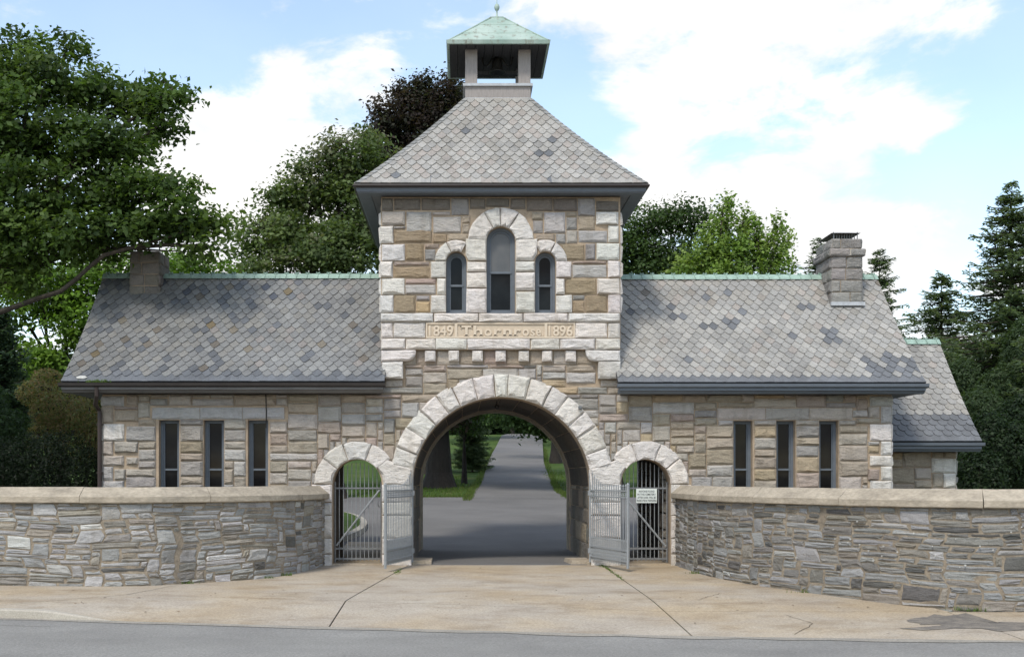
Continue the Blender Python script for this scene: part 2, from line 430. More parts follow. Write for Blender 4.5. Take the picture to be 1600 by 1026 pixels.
# street
v = []; f = []
xs2 = [-60,-30,-14,-9,-6.6,-5.7,-4.9,-3,-1.7,0,1.5,2.9,5,6.9,10,14,30,60]
for x in xs2:
    for t_ in (0, 4, 9, 20): v.append((x, lerp_table(EDGE, x)-CD+.01-t_, ROADZ+ .03*math.sin(min(t_,9)/9*math.pi/2)*1.5))
for i in range(len(xs2)-1):
    for j in range(3): k = i*4+j; f.append((k, k+1, k+5, k+4))
link('street_asphalt', mesh(v, f, smooth=True), M['road'], kind='structure')
# apron of cast slabs, each with its own edges
apron = empty('pavement', (0,-6,0)); apron['kind'] = 'structure'
G_ = .012
def eg(x): return lerp_table(EDGE, x)
XJ = lambda d: lerp_table([(14,-1.78),(17.5,-1.77),(24.1,-1.10)], d)
slabs = [
 [(-30,eg(-30)+.16),(-14,eg(-14)+.16),(-14,19.9),(-30,21.0)], [(-14,eg(-14)+.16),(-7.15,eg(-7.15)+.16),(-5.35,18.33),(-14,18.7)],
 [(-14,18.73),(-5.35,18.36),(-4.72,20.5),(-14,20.2)],
 [(-7.12,eg(-7.12)+.16),(-1.78-G_,eg(-1.78)),(-1.77-G_,17.5),(-5.32,18.32)],
 [(-5.32,18.35),(-1.77-G_,17.53),(-1.10-G_,24.0),(-3.7,24.0)],
 [(-1.78+G_,eg(-1.78)),(2.9-G_,eg(2.9)),(2.9-G_,16.5),(-1.77+G_,17.49)],
 [(-1.77+G_,17.52),(2.9-G_,16.53),(2.9-G_,24.0),(-1.10+G_,24.0)],
 [(2.9+G_,eg(2.9)),(6.9,eg(6.9)),(6.9,16.4),(2.9+G_,16.5)], [(6.92,eg(6.92)),(14,eg(14)),(14,16.45),(6.92,16.4)], [(14.02,eg(14)),(30,eg(30)),(30,16.5),(14.02,16.45)],
 [(2.9+G_,16.53),(6.95,16.43),(5.3,24.0),(2.9+G_,24.0)]]
def edge_snap(x, d):  # front rows follow the curved street edge
    return d
for q in slabs:
    A, B, Cc, D_ = q
    def zf(x, d): return apron_z(x, max(d, lerp_table(EDGE, x)))
    near = A[1] <= eg(A[0])+.2
    if near:
        v = []; f = []; nu, nv = 20, 8
        off = .16 if A[0] < -7 else 0
        for j in range(nv+1):
            for i in range(nu+1):
                a, b = i/nu, j/nv
                xn = A[0]*(1-a)+B[0]*a; dn = eg(xn)+(.16*(1-max(0,min(1,(xn+5.7)/.9))) if xn < -4.8 else 0)
                xf = D_[0]*(1-a)+Cc[0]*a; df = D_[1]*(1-a)+Cc[1]*a
                x, d = xn*(1-b)+xf*b, dn*(1-b)+df*b
                v.append((x, d-CD, apron_z(x, d)))
        for j in range(nv):
            for i in range(nu): k = j*(nu+1)+i; f.append((k, k+1, k+nu+2, k+nu+1))
        k0 = len(v); ring = [i for i in range(nu+1)]+[j*(nu+1)+nu for j in range(1, nv+1)]+[nv*(nu+1)+i for i in range(nu-1, -1, -1)]+[j*(nu+1) for j in range(nv-1, 0, -1)]
        v += [(v[i][0], v[i][1], v[i][2]-.1) for i in ring]
        for qq in range(len(ring)): q2 = (qq+1) % len(ring); f.append((ring[q2], ring[qq], k0+qq, k0+q2))
        link('concrete_slab', mesh(v, f), M['concrete'], apron)
    else: grid_sheet('concrete_slab', q, zf, M['concrete'], apron, nu=10, nv=10)
# kerb stones on the left, dying into the ramp
kx = [-16,-13.6,-11.2,-8.8,-6.9,-4.7]
for a, b in zip(kx, kx[1:]):
    v = []; f = []; n = 8
    for i in range(n+1):
        x = a+.006+(b-a-.012)*i/n; e = eg(x)-CD; z = lerp_table([(-5.9,-.052),(-4.8,-.176)], x)
        wv = .16*(1-max(0, min(1, (x+5.7)/.9)))+.01
        v += [(x, e-.012, ROADZ-.05), (x, e+.004, z-.02), (x, e+.03, z), (x, e+wv-.004, z), (x, e+wv-.004, ROADZ-.06)]
    for i in range(n):
        for j in range(4): k = i*5+j; f.append((k, k+5, k+6, k+1))
    f += [(0,1,2,3,4), tuple(n*5+i for i in (4,3,2,1,0))]
    link('kerb_stone', mesh(v, f), M['kerb'], apron)
# spilt tar patch at the right end of the pavement, a thin irregular sheet
def blob(name, pts, mat, zoff, n=40, jit=.05):
    c = (sum(p[0] for p in pts)/len(pts), sum(p[1] for p in pts)/len(pts)); P_ = []
    for i in range(len(pts)):
        p, q = pts[i], pts[(i+1) % len(pts)]
        for k in range(6): a = k/6; P_.append((p[0]+(q[0]-p[0])*a+rnd.uniform(-jit, jit), p[1]+(q[1]-p[1])*a+rnd.uniform(-jit, jit)))
    rings = [1, .7, .4]; v = []; f = []
    for r_ in rings: v += [(c[0]+(x-c[0])*r_, c[1]+(d-c[1])*r_) for x, d in P_]
    v.append(c); m_ = len(P_)
    for r_ in range(2):
        for i in range(m_): j = (i+1) % m_; f.append((r_*m_+i, r_*m_+j, (r_+1)*m_+j, (r_+1)*m_+i))
    for i in range(m_): f.append((2*m_+i, 2*m_+(i+1) % m_, 3*m_))
    v = [(x, d-CD, apron_z(x, d)+zoff) for x, d in v]
    return link(name, mesh(v, f), mat, kind='structure')
blob('tar_patch', [(5.7,15.0),(6.3,15.1),(6.1,15.6),(6.5,16.05),(7.0,16.2),(6.8,15.75),(7.3,15.45),(9.5,15.3),(9.5,14.85),(7.2,14.8)], M['tarpatch'], .006, jit=.13)
# cemetery drive: yard behind the arch and the road up the hill
grid_sheet('cemetery_drive', [(-45,25.0),(45,25.0),(45,43.2),(-45,43.2)], lambda x, d: gz(x, d-CD)+.012, M['lot'], nu=12, nv=24, skirt=.05, kind='structure')
grid_sheet('passage_floor', [(-.95,24.0),(2.60,24.0),(2.60,25.0),(-.95,25.0)], lambda x, d: .012, M['lot'], nu=8, nv=8, skirt=.05, kind='structure')
RC = [(2.15,42.6,1.85),(2.12,43.6,1.72),(2.1,46,1.6),(2.35,50,1.52),(3.0,64,1.53),(4.0,80,1.6),(5.1,98,1.75),(7.4,112,1.8),(14,125,1.8)]
v = []; f = []
for i in range(len(RC)-1):
    for k in range(6):
        a = k/6; x = RC[i][0]*(1-a)+RC[i+1][0]*a; d = RC[i][1]*(1-a)+RC[i+1][1]*a; h = RC[i][2]*(1-a)+RC[i+1][2]*a
        z = gz(x, d-CD)+.018+(.17 if d > 60 else 0)*min(1,(d-60)/10 if d > 60 else 0)
        v += [(x-h, d-CD, z), (x+h, d-CD, z)]
for i in range(len(v)//2-1): f.append((2*i, 2*i+1, 2*i+3, 2*i+2))
link('hill_road', mesh(v, f, smooth=True), M['lot'], kind='structure')
# grass island with kerb seen through the left footway arch
isl = [(-4.9,36.2),(-3.9,36.6),(-3.25,35.3),(-2.95,33.6),(-3.0,31.9),(-3.4,30.4),(-4.4,29.6),(-5.6,30.4),(-6,33)]
def closed(pts, n=5):
    o = []
    m_ = len(pts)
    for i in range(m_):
        p0, p1, p2, p3 = (Vector((*pts[(i+k) % m_], 0)) for k in (-1, 0, 1, 2))
        for k in range(n):
            t_ = k/n; q = .5*((2*p1)+(p2-p0)*t_+(2*p0-5*p1+4*p2-p3)*t_*t_+(3*p1-p0-3*p2+p3)*t_**3); o.append((q.x, q.y))
    return o
ip = closed(isl); ic = (sum(p[0] for p in ip)/len(ip), sum(p[1] for p in ip)/len(ip))
def sc_(p, k): return (ic[0]+(p[0]-ic[0])*k, ic[1]+(p[1]-ic[1])*k)
v = [(x, d-CD, gz(x, d-CD)+.17) for x, d in ip]+[(*[ic[0]], ic[1]-CD, gz(ic[0], ic[1]-CD)+.22)]
link('grass_island', mesh(v, [(i, (i+1) % len(ip), len(ip)) for i in range(len(ip))]), M['lawn'], kind='structure')
v = []; f = []; m_ = len(ip)
for p in ip:
    q = sc_(p, 1.14); zz = gz(p[0], p[1]-CD)
    v += [(q[0], q[1]-CD, zz-.02), (q[0], q[1]-CD, zz+.15), (p[0], p[1]-CD, zz+.18), (p[0], p[1]-CD, zz+.1)]
for i in range(m_):
    for k in range(3): a, b = i*4+k, ((i+1) % m_)*4+k; f.append((a, b, b+1, a+1))
link('island_kerb', mesh(v, f), M['kerb'], kind='structure')
grid_sheet('footway_floor', [(-3.2,24.0),(-1.3,24.0),(-1.3,30.4),(-3.0,30.4)], lambda x, d: gz(x,d-CD)+.022, M['concrete'], nu=6, nv=10, skirt=.06, kind='structure')
grid_sheet('footway_floor', [(2.8,24.0),(4.6,24.0),(4.6,28.6),(2.8,28.6)], lambda x, d: gz(x,d-CD)+.022, M['concrete'], nu=6, nv=6, skirt=.06, kind='structure')

# ================================================================== GATEHOUSE
gh = empty('gatehouse', (.8, 2.4, 0), 'stone cemetery gatehouse with slate roofs, central arched tower and copper roofed belfry', 'gatehouse')
XL, XR = fx(160), fx(1393)             # wing corners
TX, TH = .80, 2.48                     # tower middle and half width
TL, TR = TX-TH, TX+TH
TD = 4.96; WD = 4.6
AC = (fx(783.5), fz(760)); AR0, AR1 = 1.86, 2.345     # main arch
PC = [(fx(558), fz(756)), (fx(1009), fz(756))]; PR0, PR1 = .515, .90
ZB = -.12
UP = -.12                              # the upper tower stands a little proud
def ux(px): return (px-HX)*(CD+UP)/FP
def uz(py): return EYE+(HY-py)*(CD+UP)/FP
def zx(x): return ux(540+x/3.2)
def zz_(y): return uz(280+y/3.2)
ZT0 = zz_(852)                         # underside of the belt courses
ZT1 = 7.63                             # tower soffit
ZW1 = 3.55                             # wing soffit
wins_l = [(fx(a), fx(b), 1.25, fz(656)) for a, b in ((248,280),(318,350),(387,419))]
wins_r = [(fx(a), fx(b), 1.25, fz(657)) for a, b in ((1146,1176),(1213,1243),(1280,1310))]
def notch_outline(zb, left, right):
    o = [(left, zb)]
    (px_, pz_), = [PC[0]]; o += [(px_-PR0, zb)]+arc(px_, pz_, PR0, 180, 0, 14)+[(px_+PR0, zb)]
    o += [(AC[0]-AR0, zb)]+arc(*AC, AR0, 180, 0, 30)+[(AC[0]+AR0, zb)]
    (px_, pz_), = [PC[1]]; o += [(px_-PR0, zb)]+arc(px_, pz_, PR0, 180, 0, 14)+[(px_+PR0, zb)]
    o += [(right, zb), (right, ZW1), (TR, ZW1), (TR, ZT0+.02), (TL, ZT0+.02), (TL, ZW1), (left, ZW1)]
    return o
fw, ff = prism(notch_outline(ZB, XL, XR), [rect(a, c_, b, d_) for a, b, c_, d_ in wins_l+wins_r], FR(0), 0, -.45)
low = link('lower_wall', mesh(fw, ff), M['mortar'], gh)
fw, ff = prism([(TL-.07, ZB), (AC[0]-AR0, ZB)]+arc(*AC, AR0, 180, 0, 30)+[(AC[0]+AR0, ZB), (TR+.07, ZB), (TR+.07, ZT0), (TL-.07, ZT0)], [], FR(TD), .45, 0)
link('rear_wall', mesh(fw, ff), M['mortar'], gh)
# upper tower front with its three arched windows
upw = [(ux(782.6), 22.4, 376.7, 491.5), (ux(713.1), 16.0, 409.0, 491.5), (ux(852.1), 16.0, 409.0, 491.5)]
def arch_loop(cx, hw, zs, zb, n=12): return [(cx+hw, zb)]+arc(cx, zs, hw, 0, 180, n)+[(cx-hw, zb)]
uwins = [(cx, r*(CD+UP)/FP, uz(ys), uz(yb)) for cx, r, ys, yb in upw]
fw, ff = prism([(TL, ZT0), (TR, ZT0), (TR, ZT1), (TL, ZT1)], [arch_loop(cx, hw, zs, zb) for cx, hw, zs, zb in uwins], FR(UP), 0, -.45)
upper = link('upper_wall', mesh(fw, ff), M['mortar'], gh)
mb = MB(); mb.box(TL, TL+.4, UP+.45, TD, 3.0, ZT1); mb.box(TR-.4, TR, UP+.45, TD, 3.0, ZT1); mb.box(TL+.4, TR-.4, TD-.4, TD, ZT0, ZT1); mb.box(TL+.4, TR-.4, .33, TD-.4, ZT0-.1, ZT0)
side_w = mb.build('tower_side_walls', M['mortar'], gh)
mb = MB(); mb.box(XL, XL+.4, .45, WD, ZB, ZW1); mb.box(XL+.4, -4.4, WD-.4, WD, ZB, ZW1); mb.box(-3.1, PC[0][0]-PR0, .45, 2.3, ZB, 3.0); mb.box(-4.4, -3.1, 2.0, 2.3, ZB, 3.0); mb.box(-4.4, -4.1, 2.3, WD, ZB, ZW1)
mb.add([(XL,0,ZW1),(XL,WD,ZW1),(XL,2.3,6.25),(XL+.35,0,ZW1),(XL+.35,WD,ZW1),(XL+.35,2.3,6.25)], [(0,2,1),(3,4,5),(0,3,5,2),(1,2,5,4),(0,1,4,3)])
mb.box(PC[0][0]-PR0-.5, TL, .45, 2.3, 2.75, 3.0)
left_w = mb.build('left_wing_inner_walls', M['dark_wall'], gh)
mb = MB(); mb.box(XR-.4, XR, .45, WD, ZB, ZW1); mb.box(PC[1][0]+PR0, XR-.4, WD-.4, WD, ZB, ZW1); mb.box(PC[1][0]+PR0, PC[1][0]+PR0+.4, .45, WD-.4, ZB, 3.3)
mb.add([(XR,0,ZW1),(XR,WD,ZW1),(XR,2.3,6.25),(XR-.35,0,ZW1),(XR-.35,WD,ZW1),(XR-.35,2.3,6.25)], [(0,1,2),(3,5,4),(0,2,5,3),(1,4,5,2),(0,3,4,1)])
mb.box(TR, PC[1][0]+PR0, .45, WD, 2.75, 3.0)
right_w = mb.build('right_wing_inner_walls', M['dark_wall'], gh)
# vault and piers of the main passage
pier = MB()
pier.box(PC[0][0]+PR0, AC[0]-AR0-.03, .45, TD-.45, ZB, AC[1]); pier.box(AC[0]+AR0+.03, PC[1][0]-PR0, .45, TD-.45, ZB, AC[1])
pier.build('passage_piers', M['mortar'], gh)
v = []; f = []
ar_i = arc(*AC, AR0+.03, 0, 180, 30); ar_o = arc(*AC, AR0+.3, 0, 180, 30)
for y in (.45, TD-.45):
    v += [(x, y, z) for x, z in ar_i]+[(x, y, z) for x, z in ar_o]
for i in range(30):
    f.append((i, i+1, 62+i+1, 62+i)); f.append((31+i, 93+i, 93+i+1, 31+i+1))
vault = link('vault', mesh(v, f), M['mortar'], gh)

stones = []; quoins = []; vouss = []; belts = []; jstones = []
def st(lst, poly, F, col, par=None, **kw):
    if len(poly) < 3 or abs(area(poly)) < .004: return
    V, f = piece(poly, F, **kw); lst.append((V, f, wob(col), par))
F0 = FR(0); FU = FR(UP)
def trim(r_, blocks):
    x0, y0, x1, y1 = r_
    for a0, b0, a1, b1 in blocks:
        ox = min(x1, a1)-max(x0, a0); oy = min(y1, b1)-max(y0, b0)
        if ox <= 0 or oy <= 0: continue
        opts = [(a1-x0, 'l'), (x1-a0, 'r'), (b1-y0, 'b'), (y1-b0, 't')]
        c_, s_ = min(opts)
        if s_ == 'l': x0 = a1
        elif s_ == 'r': x1 = a0
        elif s_ == 'b': y0 = b1
        else: y1 = b0
        if x1-x0 < .07 or y1-y0 < .06: return None
    return x0, y0, x1, y1
def ashlar(x0, z0, x1, z1, uu, vu, ws, hs, blocked, blocks, discs, pal, F, par, lst, **kw):
    nx, nz = round((x1-x0)/uu), round((z1-z0)/vu); uu = (x1-x0)/nx; vu = (z1-z0)/nz
    g = [[False]*nx for _ in range(nz)]
    for j in range(nz):
        for i in range(nx):
            cx, cz = x0+(i+.5)*uu, z0+(j+.5)*vu
            if blocked(cx, cz): g[j][i] = True
            for a0, b0, a1, b1 in blocks:
                if a0+.01 < cx < a1-.01 and b0+.01 < cz < b1-.01: g[j][i] = True
    for j in range(nz):
        for i in range(nx):
            if g[j][i]: continue
            w_, h_ = rnd.choice(ws), rnd.choice(hs)
            h_ = min(h_, nz-j, max(2, int(w_*.9))); k = 0
            while k < w_ and i+k < nx and not g[j][i+k]: k += 1
            if i+k < nx and k == w_ and (i+k+1 >= nx or g[j][i+k+1] or g[j][i+k]) and not g[j][i+k]: k += 1
            w_ = k; hh = 1
            while hh < h_ and all(not g[j+hh][i+q] for q in range(w_)): hh += 1
            for a in range(hh):
                for q in range(w_): g[j+a][i+q] = True
            r_ = trim((x0+i*uu, z0+j*vu, x0+(i+w_)*uu, z0+(j+hh)*vu), blocks)
            if not r_: continue
            p = rect(*r_)
            for cx, cz, rr in discs:
                if p: p = cut_disc(p, cx, cz, rr)
            if p and len(p) >= 3 and area(p) > .006:
                cc = centroid(p)
                pc_ = pal(*cc); st(lst, p, F, tuple(a_*.72+b_*.28 for a_, b_ in zip(pc_, (.43,.395,.345))), par, **kw)
def pick(ws): return rnd.choices([x for x, _ in ws], [y for _, y in ws])[0]
def pal_low(x, z):
    if x < -1.6: return pick([(G,2.4),(LG,2.4),(T,3.6),(PL,3.8),(P,.7),(O,.25)])
    if x > 3.4:  return pick([(G,2),(LG,1.8),(T,3.2),(PL,2.6),(P,1.6),(Y,1.1),(O,.7)])
    return pick([(G,3.5),(LG,3),(T,1.2),(PL,1.5),(P,.8),(Y,.7),(O,.3)])
# --- voussoirs of the main arch
n_v = 15
cuts = [11]+[11+158*(i+rnd.uniform(-.10,.10))/n_v for i in range(1, n_v)]+[169]
cuts[7], cuts[8] = 86.5, 94.0
for a0, a1 in zip(cuts, cuts[1:]):
    p = arc(*AC, AR0, a0, a1, 3)[::-1]; p = arc(*AC, AR1, a0, a1, 2)+p
    st(vouss, p, F0, W, None, edge=.05, bulge=(.02,.075), back=-.25, maxn=10, seg=.24, inset=.05)
for s_ in (-1, 1):
    mir = lambda x: fx(783.5+s_*(x-783.5)*-1) if s_ == -1 else fx(x)
    pts = [(604,717),(647,733),(644,758),(599,758),(595,741),(588,727)]
    pp = [((fx(px) if s_ == -1 else fx(1567-px)), fz(py)) for px, py in pts]
    st(vouss, pp, F0, W, None, edge=.05, bulge=(.02,.07), back=-.25, maxn=12)
    c = PC[0] if s_ == -1 else PC[1]
    an = [180,142,110,70,37] if s_ == -1 else [0,38,70,110,143]
    for a0, a1 in zip(an, an[1:]):
        p = arc(*c, PR1, a0, a1, 3)+arc(*c, PR0, a0, a1, 3)[::-1]
        p = clip(p, -s_*1.0, 0, -s_*fx(612 if s_ == -1 else 955)) if True else p
        st(vouss, p, F0, W, None, edge=.045, bulge=(.02,.06), back=-.25, maxn=10, seg=.2)
# jamb blocks of the footway arches and the narrow piers
pzs = [fz(756), fz(784), fz(804.5), fz(840), fz(865), ZB+.08]
ow = [(478,497),(499,0),(497,0),(500,0),(503,0)]
blocks0 = []
outer_w = [.43, .24, .26, .25, .20]
for i in range(5):
    z1, z0 = pzs[i], pzs[i+1]
    for s_ in (-1, 1):
        c = PC[0] if s_ == -1 else PC[1]
        xo = c[0]+s_*(PR0+outer_w[i]); xi = c[0]+s_*PR0
        a, b = min(xo, xi), max(xo, xi); st(quoins, rect(a, z0, b, z1), F0, W, None, edge=.04, bulge=(.015,.05), back=-.25); blocks0.append((a, z0, b, z1))
        xi = c[0]-s_*PR0; xo = AC[0]+s_*AR0; a, b = min(xo, xi), max(xo, xi)
        st(quoins, rect(a, z0, b, z1), F0, W, None, edge=.04, bulge=(.015,.05), back=-.25); blocks0.append((a, z0, b, z1))
# wing end quoins
z = ZB; k = 0
while z < ZW1-.1:
    h = rnd.choice([.22,.30,.36]); h = min(h, ZW1-z)
    for s_, xc in ((-1, XL), (1, XR)):
        wd = .46 if k % 2 else .23
        a, b = (xc, xc+wd) if s_ == -1 else (xc-wd, xc)
        col = W if (s_ == 1 or rnd.random() < .45) and z < 2.9 else pick([(LG,2),(PL,2),(T,1)])
        st(quoins, rect(a, z, b, z+h), F0, col, None, bulge=(.02,.05)); blocks0.append((a, z, b, z+h))
        Fs = (lambda u, v, w_, xc=xc, s_=s_: (xc+s_*w_, u, v))
        st(quoins, rect(0, z, .25 if k % 2 else .45, z+h), Fs, col, None, bulge=(.02,.04))
    z += h; k += 1
# tower quoin at the springing of the corbel table and the plain course under the wing windows' lintels
for a, b in ((180, 288), (1262, 1376)):
    r_ = (zx(a), zz_(998), zx(b), zz_(911)); st(quoins, rect(*r_), FU, W, None, edge=.03, bulge=(.02,.06), back=-.12); blocks0.append((r_[0]-.02, r_[1]-.12, r_[2], r_[3]+.3))
    st(quoins, rect(zx(a+15), zz_(1035), zx(b-3), zz_(1000)), F0, PL, None, edge=.03, bulge=(.01,.02))
    blocks0.append((zx(a+15), zz_(1035), zx(b-3), zz_(998)))
lint = []
for x0, x1, zc in ((fx(238), fx(445), (fz(655), fz(636))), (fx(1120), fx(1332), (fz(656), fz(637)))):
    cutsx = [x0, x0+(x1-x0)*.36, x0+(x1-x0)*.68, x1]
    for a, b in zip(cutsx, cutsx[1:]):
        st(belts, rect(a, zc[0], b, zc[1]), F0, LG if x0 < 0 else PL, None, bulge=(.015,.03)); lint.append((a, zc[0], b, zc[1]))
blk = blocks0+lint+[(a-.005, c_, b+.005, d_+.01) for a, b, c_, d_ in wins_l+wins_r]
def inside0(x, z):
    if math.hypot(x-AC[0], z-AC[1]) < AR1-.2 and z > AC[1]: return True
    if abs(x-AC[0]) < AR0+.02 and z < AC[1]+.3: return True
    for c in PC:
        if math.hypot(x-c[0], z-c[1]) < PR1-.12 and z > c[1]: return True
        if abs(x-c[0]) < PR0+.02 and z < c[1]+.1: return True
    if z > ZW1 and not (TL < x < TR): return True
    return False
discs = [(AC[0], AC[1], AR1-.09), (PC[0][0], PC[0][1], PR1-.05), (PC[1][0], PC[1][1], PR1-.05)]
ashlar(XL, .7, XR, ZW1, .125, .082, [3,4,4,5,6,7], [2,3,3,4,4], inside0, blk, discs, pal_low, F0, low, stones)
ashlar(XL, ZB, XR, .7, .125, .082, [4,5,6,8], [3,4], inside0, blk, discs, pal_low, F0, low, stones)
ashlar(TL, ZW1, TR, ZT0-.30, .125, .078, [4,5,6,7], [2,3,3,4], inside0, blk, discs, pal_low, F0, low, stones)
# recess stones between the corbels
xs_ = [zx(290)]+[zx(x) for x in (352,455,570,690,806,922,1040,1155)]+[zx(1262)]
for a, b in zip(xs_, xs_[1:]): st(stones, rect(a, ZT0-.30, b, ZT0), F0, wob(pick([(T,2),(PL,2),(P,1)]), .1), low, bulge=(.01,.03))
# --- belt courses, corbels, inscription
def zr(x0, y0, x1, y1): return rect(zx(x0), zz_(y1), zx(x1), zz_(y0))
for x0, x1 in ((176,440),(440,665),(665,888),(888,1112),(1112,1372)): st(belts, zr(x0, 669, x1, 716), FU, W, upper, edge=.04, bulge=(.02,.06), seg=.2, maxn=12)
for x0, x1 in ((176,237),(237,401),(1146,1309),(1309,1372)): st(belts, zr(x0, 717, x1, 795), FU, W, upper, edge=.02, bulge=(.02,.05), seg=.2, maxn=12)
for x0, x1 in ((176,301),(301,449),(449,607),(607,923),(923,1070),(1070,1249),(1249,1372)): st(belts, zr(x0, 796, x1, 852), FU, W, upper, edge=.03, bulge=(.02,.06), seg=.2, maxn=12)
def cor(x0, x1, x2, flip):
    ys = [(855,1.0)]
    pts = [(zx(x0), zz_(911)), (zx(x1), zz_(911))]
    cxx, cyy = zx(x1), zz_(862)
    rr = zz_(862)-zz_(911); s_ = 1 if x1 > x0 else -1
    pts += [(cxx+s_*abs(zx(x2)-zx(x1))*math.sin(R(a)), cyy-rr*math.cos(R(a))) for a in (20,40,60,75,90)]
    pts += [(zx(x2), zz_(853)), (zx(x0), zz_(853))]
    return pts
st(quoins, cor(178, 305, 352, 0), FU, W, upper, edge=.03, bulge=(.02,.06), back=-.13, maxn=14)
st(quoins, cor(1374, 1245, 1198, 1), FU, W, upper, edge=.03, bulge=(.02,.06), back=-.13, maxn=14)
corb = []
for x0 in (395,513,631,748,863,980,1098): st(corb, zr(x0, 855, x0+55, 911), FU, W, low, edge=.0, bulge=(.01,.05), back=-.14, inset=.03)
lay('corbel', corb, M['stone'], low)
# quoins of the upper tower
ql = [(180,163,298,232),(172,235,240,322),(180,325,298,410),(172,412,238,492),(180,495,296,577),(172,578,240,668)]
qr = [(1250,165,1366,230),(1310,232,1366,318),(1252,320,1368,405),(1308,408,1372,493),(1255,495,1370,577),(1310,578,1372,668)]
for i, (a, b, c_, d_) in enumerate(ql+qr):
    st(quoins, zr(a, b, c_, d_), FU, wob(W if i not in (0,) else PL, .04), upper, edge=.03, bulge=(.02,.07))
for s_, xc in ((-1, TL), (1, TR)):
    for i, (a, b, c_, d_) in enumerate(ql):
        Fs = (lambda u, v, w_, xc=xc, s_=s_: (xc+s_*w_, u, v))
        st(quoins, rect(UP, zz_(d_), UP+(.55 if i % 2 else .3), zz_(b)), Fs, W, side_w, bulge=(.02,.05))
# rubble of the upper tower, stone by stone
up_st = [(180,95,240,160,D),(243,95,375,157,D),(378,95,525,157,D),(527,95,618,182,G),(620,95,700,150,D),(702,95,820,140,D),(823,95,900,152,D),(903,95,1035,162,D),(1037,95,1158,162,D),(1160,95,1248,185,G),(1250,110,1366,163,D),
 (302,163,430,268,LG),(433,163,525,185,PL),(436,187,578,270,LG),(580,184,625,220,T),(580,222,622,272,T),(240,235,300,250,G),(242,252,434,320,O),(436,272,508,320,O),(510,272,618,310,T),(300,322,392,408,O),(395,322,470,348,P),(395,350,450,408,G),
 (240,412,420,434,P),(240,436,420,494,O),(298,497,452,525,P),(298,527,452,576,LG),(242,580,350,667,O),(352,580,422,608,G),(352,610,422,667,Y),
 (930,165,988,206,T),(935,208,988,272,G),(990,165,1100,270,LG),(1102,165,1158,190,T),(1160,187,1248,255,T),(1102,192,1158,255,G),(950,274,1048,322,T),(1050,274,1100,322,G),(1102,257,1160,322,PL),(1162,257,1308,318,LG),(1060,325,1195,405,O),(1197,322,1250,405,G),
 (1132,408,1306,425,P),(1132,427,1306,492,LG),(1098,495,1253,577,O),(1134,580,1195,605,G),(1134,607,1195,667,O),(1197,580,1308,667,O)]
dd = [(uwins[0][0], uwins[0][2], 1.02*167/3.2*(CD+UP)/FP)]+[(uwins[i][0], uwins[i][2], 110/3.2*(CD+UP)/FP) for i in (1, 2)]
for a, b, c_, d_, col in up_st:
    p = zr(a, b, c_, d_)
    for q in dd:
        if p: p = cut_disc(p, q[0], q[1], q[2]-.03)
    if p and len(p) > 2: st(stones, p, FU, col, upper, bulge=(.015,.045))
# window surrounds of the upper tower
for a, b, c_, d_ in [(425,412,503,495),(455,497,503,577),(425,580,503,667),(606,412,705,465),(605,467,706,545),(602,547,706,667),(848,412,946,465),(848,467,946,559),(850,561,948,667),(1049,412,1129,495),(1049,497,1096,577),(1050,580,1132,667)]:
    st(quoins, zr(a, b, c_, d_), FU, W, upper, edge=.05, bulge=(.02,.06), back=-.2)
for a, b, c_, d_, k in [(598,300,706,410,1),(848,300,958,410,2)]:
    p = cut_disc(zr(a, b, c_, d_), uwins[k][0], uwins[k][2], uwins[k][1]+.01); st(quoins, p, FU, W, upper, edge=.05, bulge=(.02,.05), back=-.2)
def hood(k, rin, rout, angs, clipx=None):
    cx, hw, zs, zb = uwins[k]
    for a0, a1 in zip(angs, angs[1:]):
        p = arc(cx, zs, rout, a0, a1, 4)+arc(cx, zs, rin, a0, a1, 4)[::-1]
        if clipx: p = clip(p, clipx[0], 0, clipx[0]*clipx[1])
        if len(p) > 2: st(vouss, p, FU, W, upper, edge=.05, bulge=(.02,.05), back=-.2, maxn=12, seg=.2)
hood(0, uwins[0][1], 166/3.2*(CD+UP)/FP, [3,57,91,121,177])
hood(1, uwins[1][1], 109/3.2*(CD+UP)/FP, [180,118,62], (1, zx(600))); hood(2, uwins[2][1], 109/3.2*(CD+UP)/FP, [0,62,120], (-1, zx(955)))
# tower sides and jamb, vault and passage stones
for s_, xc in ((-1, TL), (1, TR)):
    Fs = (lambda u, v, w_, xc=xc, s_=s_: (xc+s_*w_, u, v)); side = []
    ashlar(.45, 4.2, TD, ZT1, .15, .085, [3,4,5,6], [3,4], lambda x, z: False, [], [], pal_low, Fs, side_w, side)
    lay('stone', side, M['stone'], side_w, limit=0)
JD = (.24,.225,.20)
for s_ in (-1, 1):
    xc = AC[0]+s_*(AR0+.03)
    Fs = (lambda u, v, w_, xc=xc, s_=s_: (xc-s_*w_, u, v))
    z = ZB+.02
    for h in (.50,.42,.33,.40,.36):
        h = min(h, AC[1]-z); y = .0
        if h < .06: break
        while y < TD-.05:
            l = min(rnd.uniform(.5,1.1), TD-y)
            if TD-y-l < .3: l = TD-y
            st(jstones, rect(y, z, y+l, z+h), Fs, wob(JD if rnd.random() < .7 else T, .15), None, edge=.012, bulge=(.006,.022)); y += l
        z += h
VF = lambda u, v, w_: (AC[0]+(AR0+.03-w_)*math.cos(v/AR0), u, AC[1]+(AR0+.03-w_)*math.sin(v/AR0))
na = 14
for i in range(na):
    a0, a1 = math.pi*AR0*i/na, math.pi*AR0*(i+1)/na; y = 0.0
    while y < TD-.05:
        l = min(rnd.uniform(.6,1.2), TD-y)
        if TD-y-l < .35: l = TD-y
        st(jstones, rect(y, a0, y+l, a1), VF, wob((.14,.125,.11), .15), None, edge=.012, bulge=(.004,.015), seg=.2, maxn=10); y += l
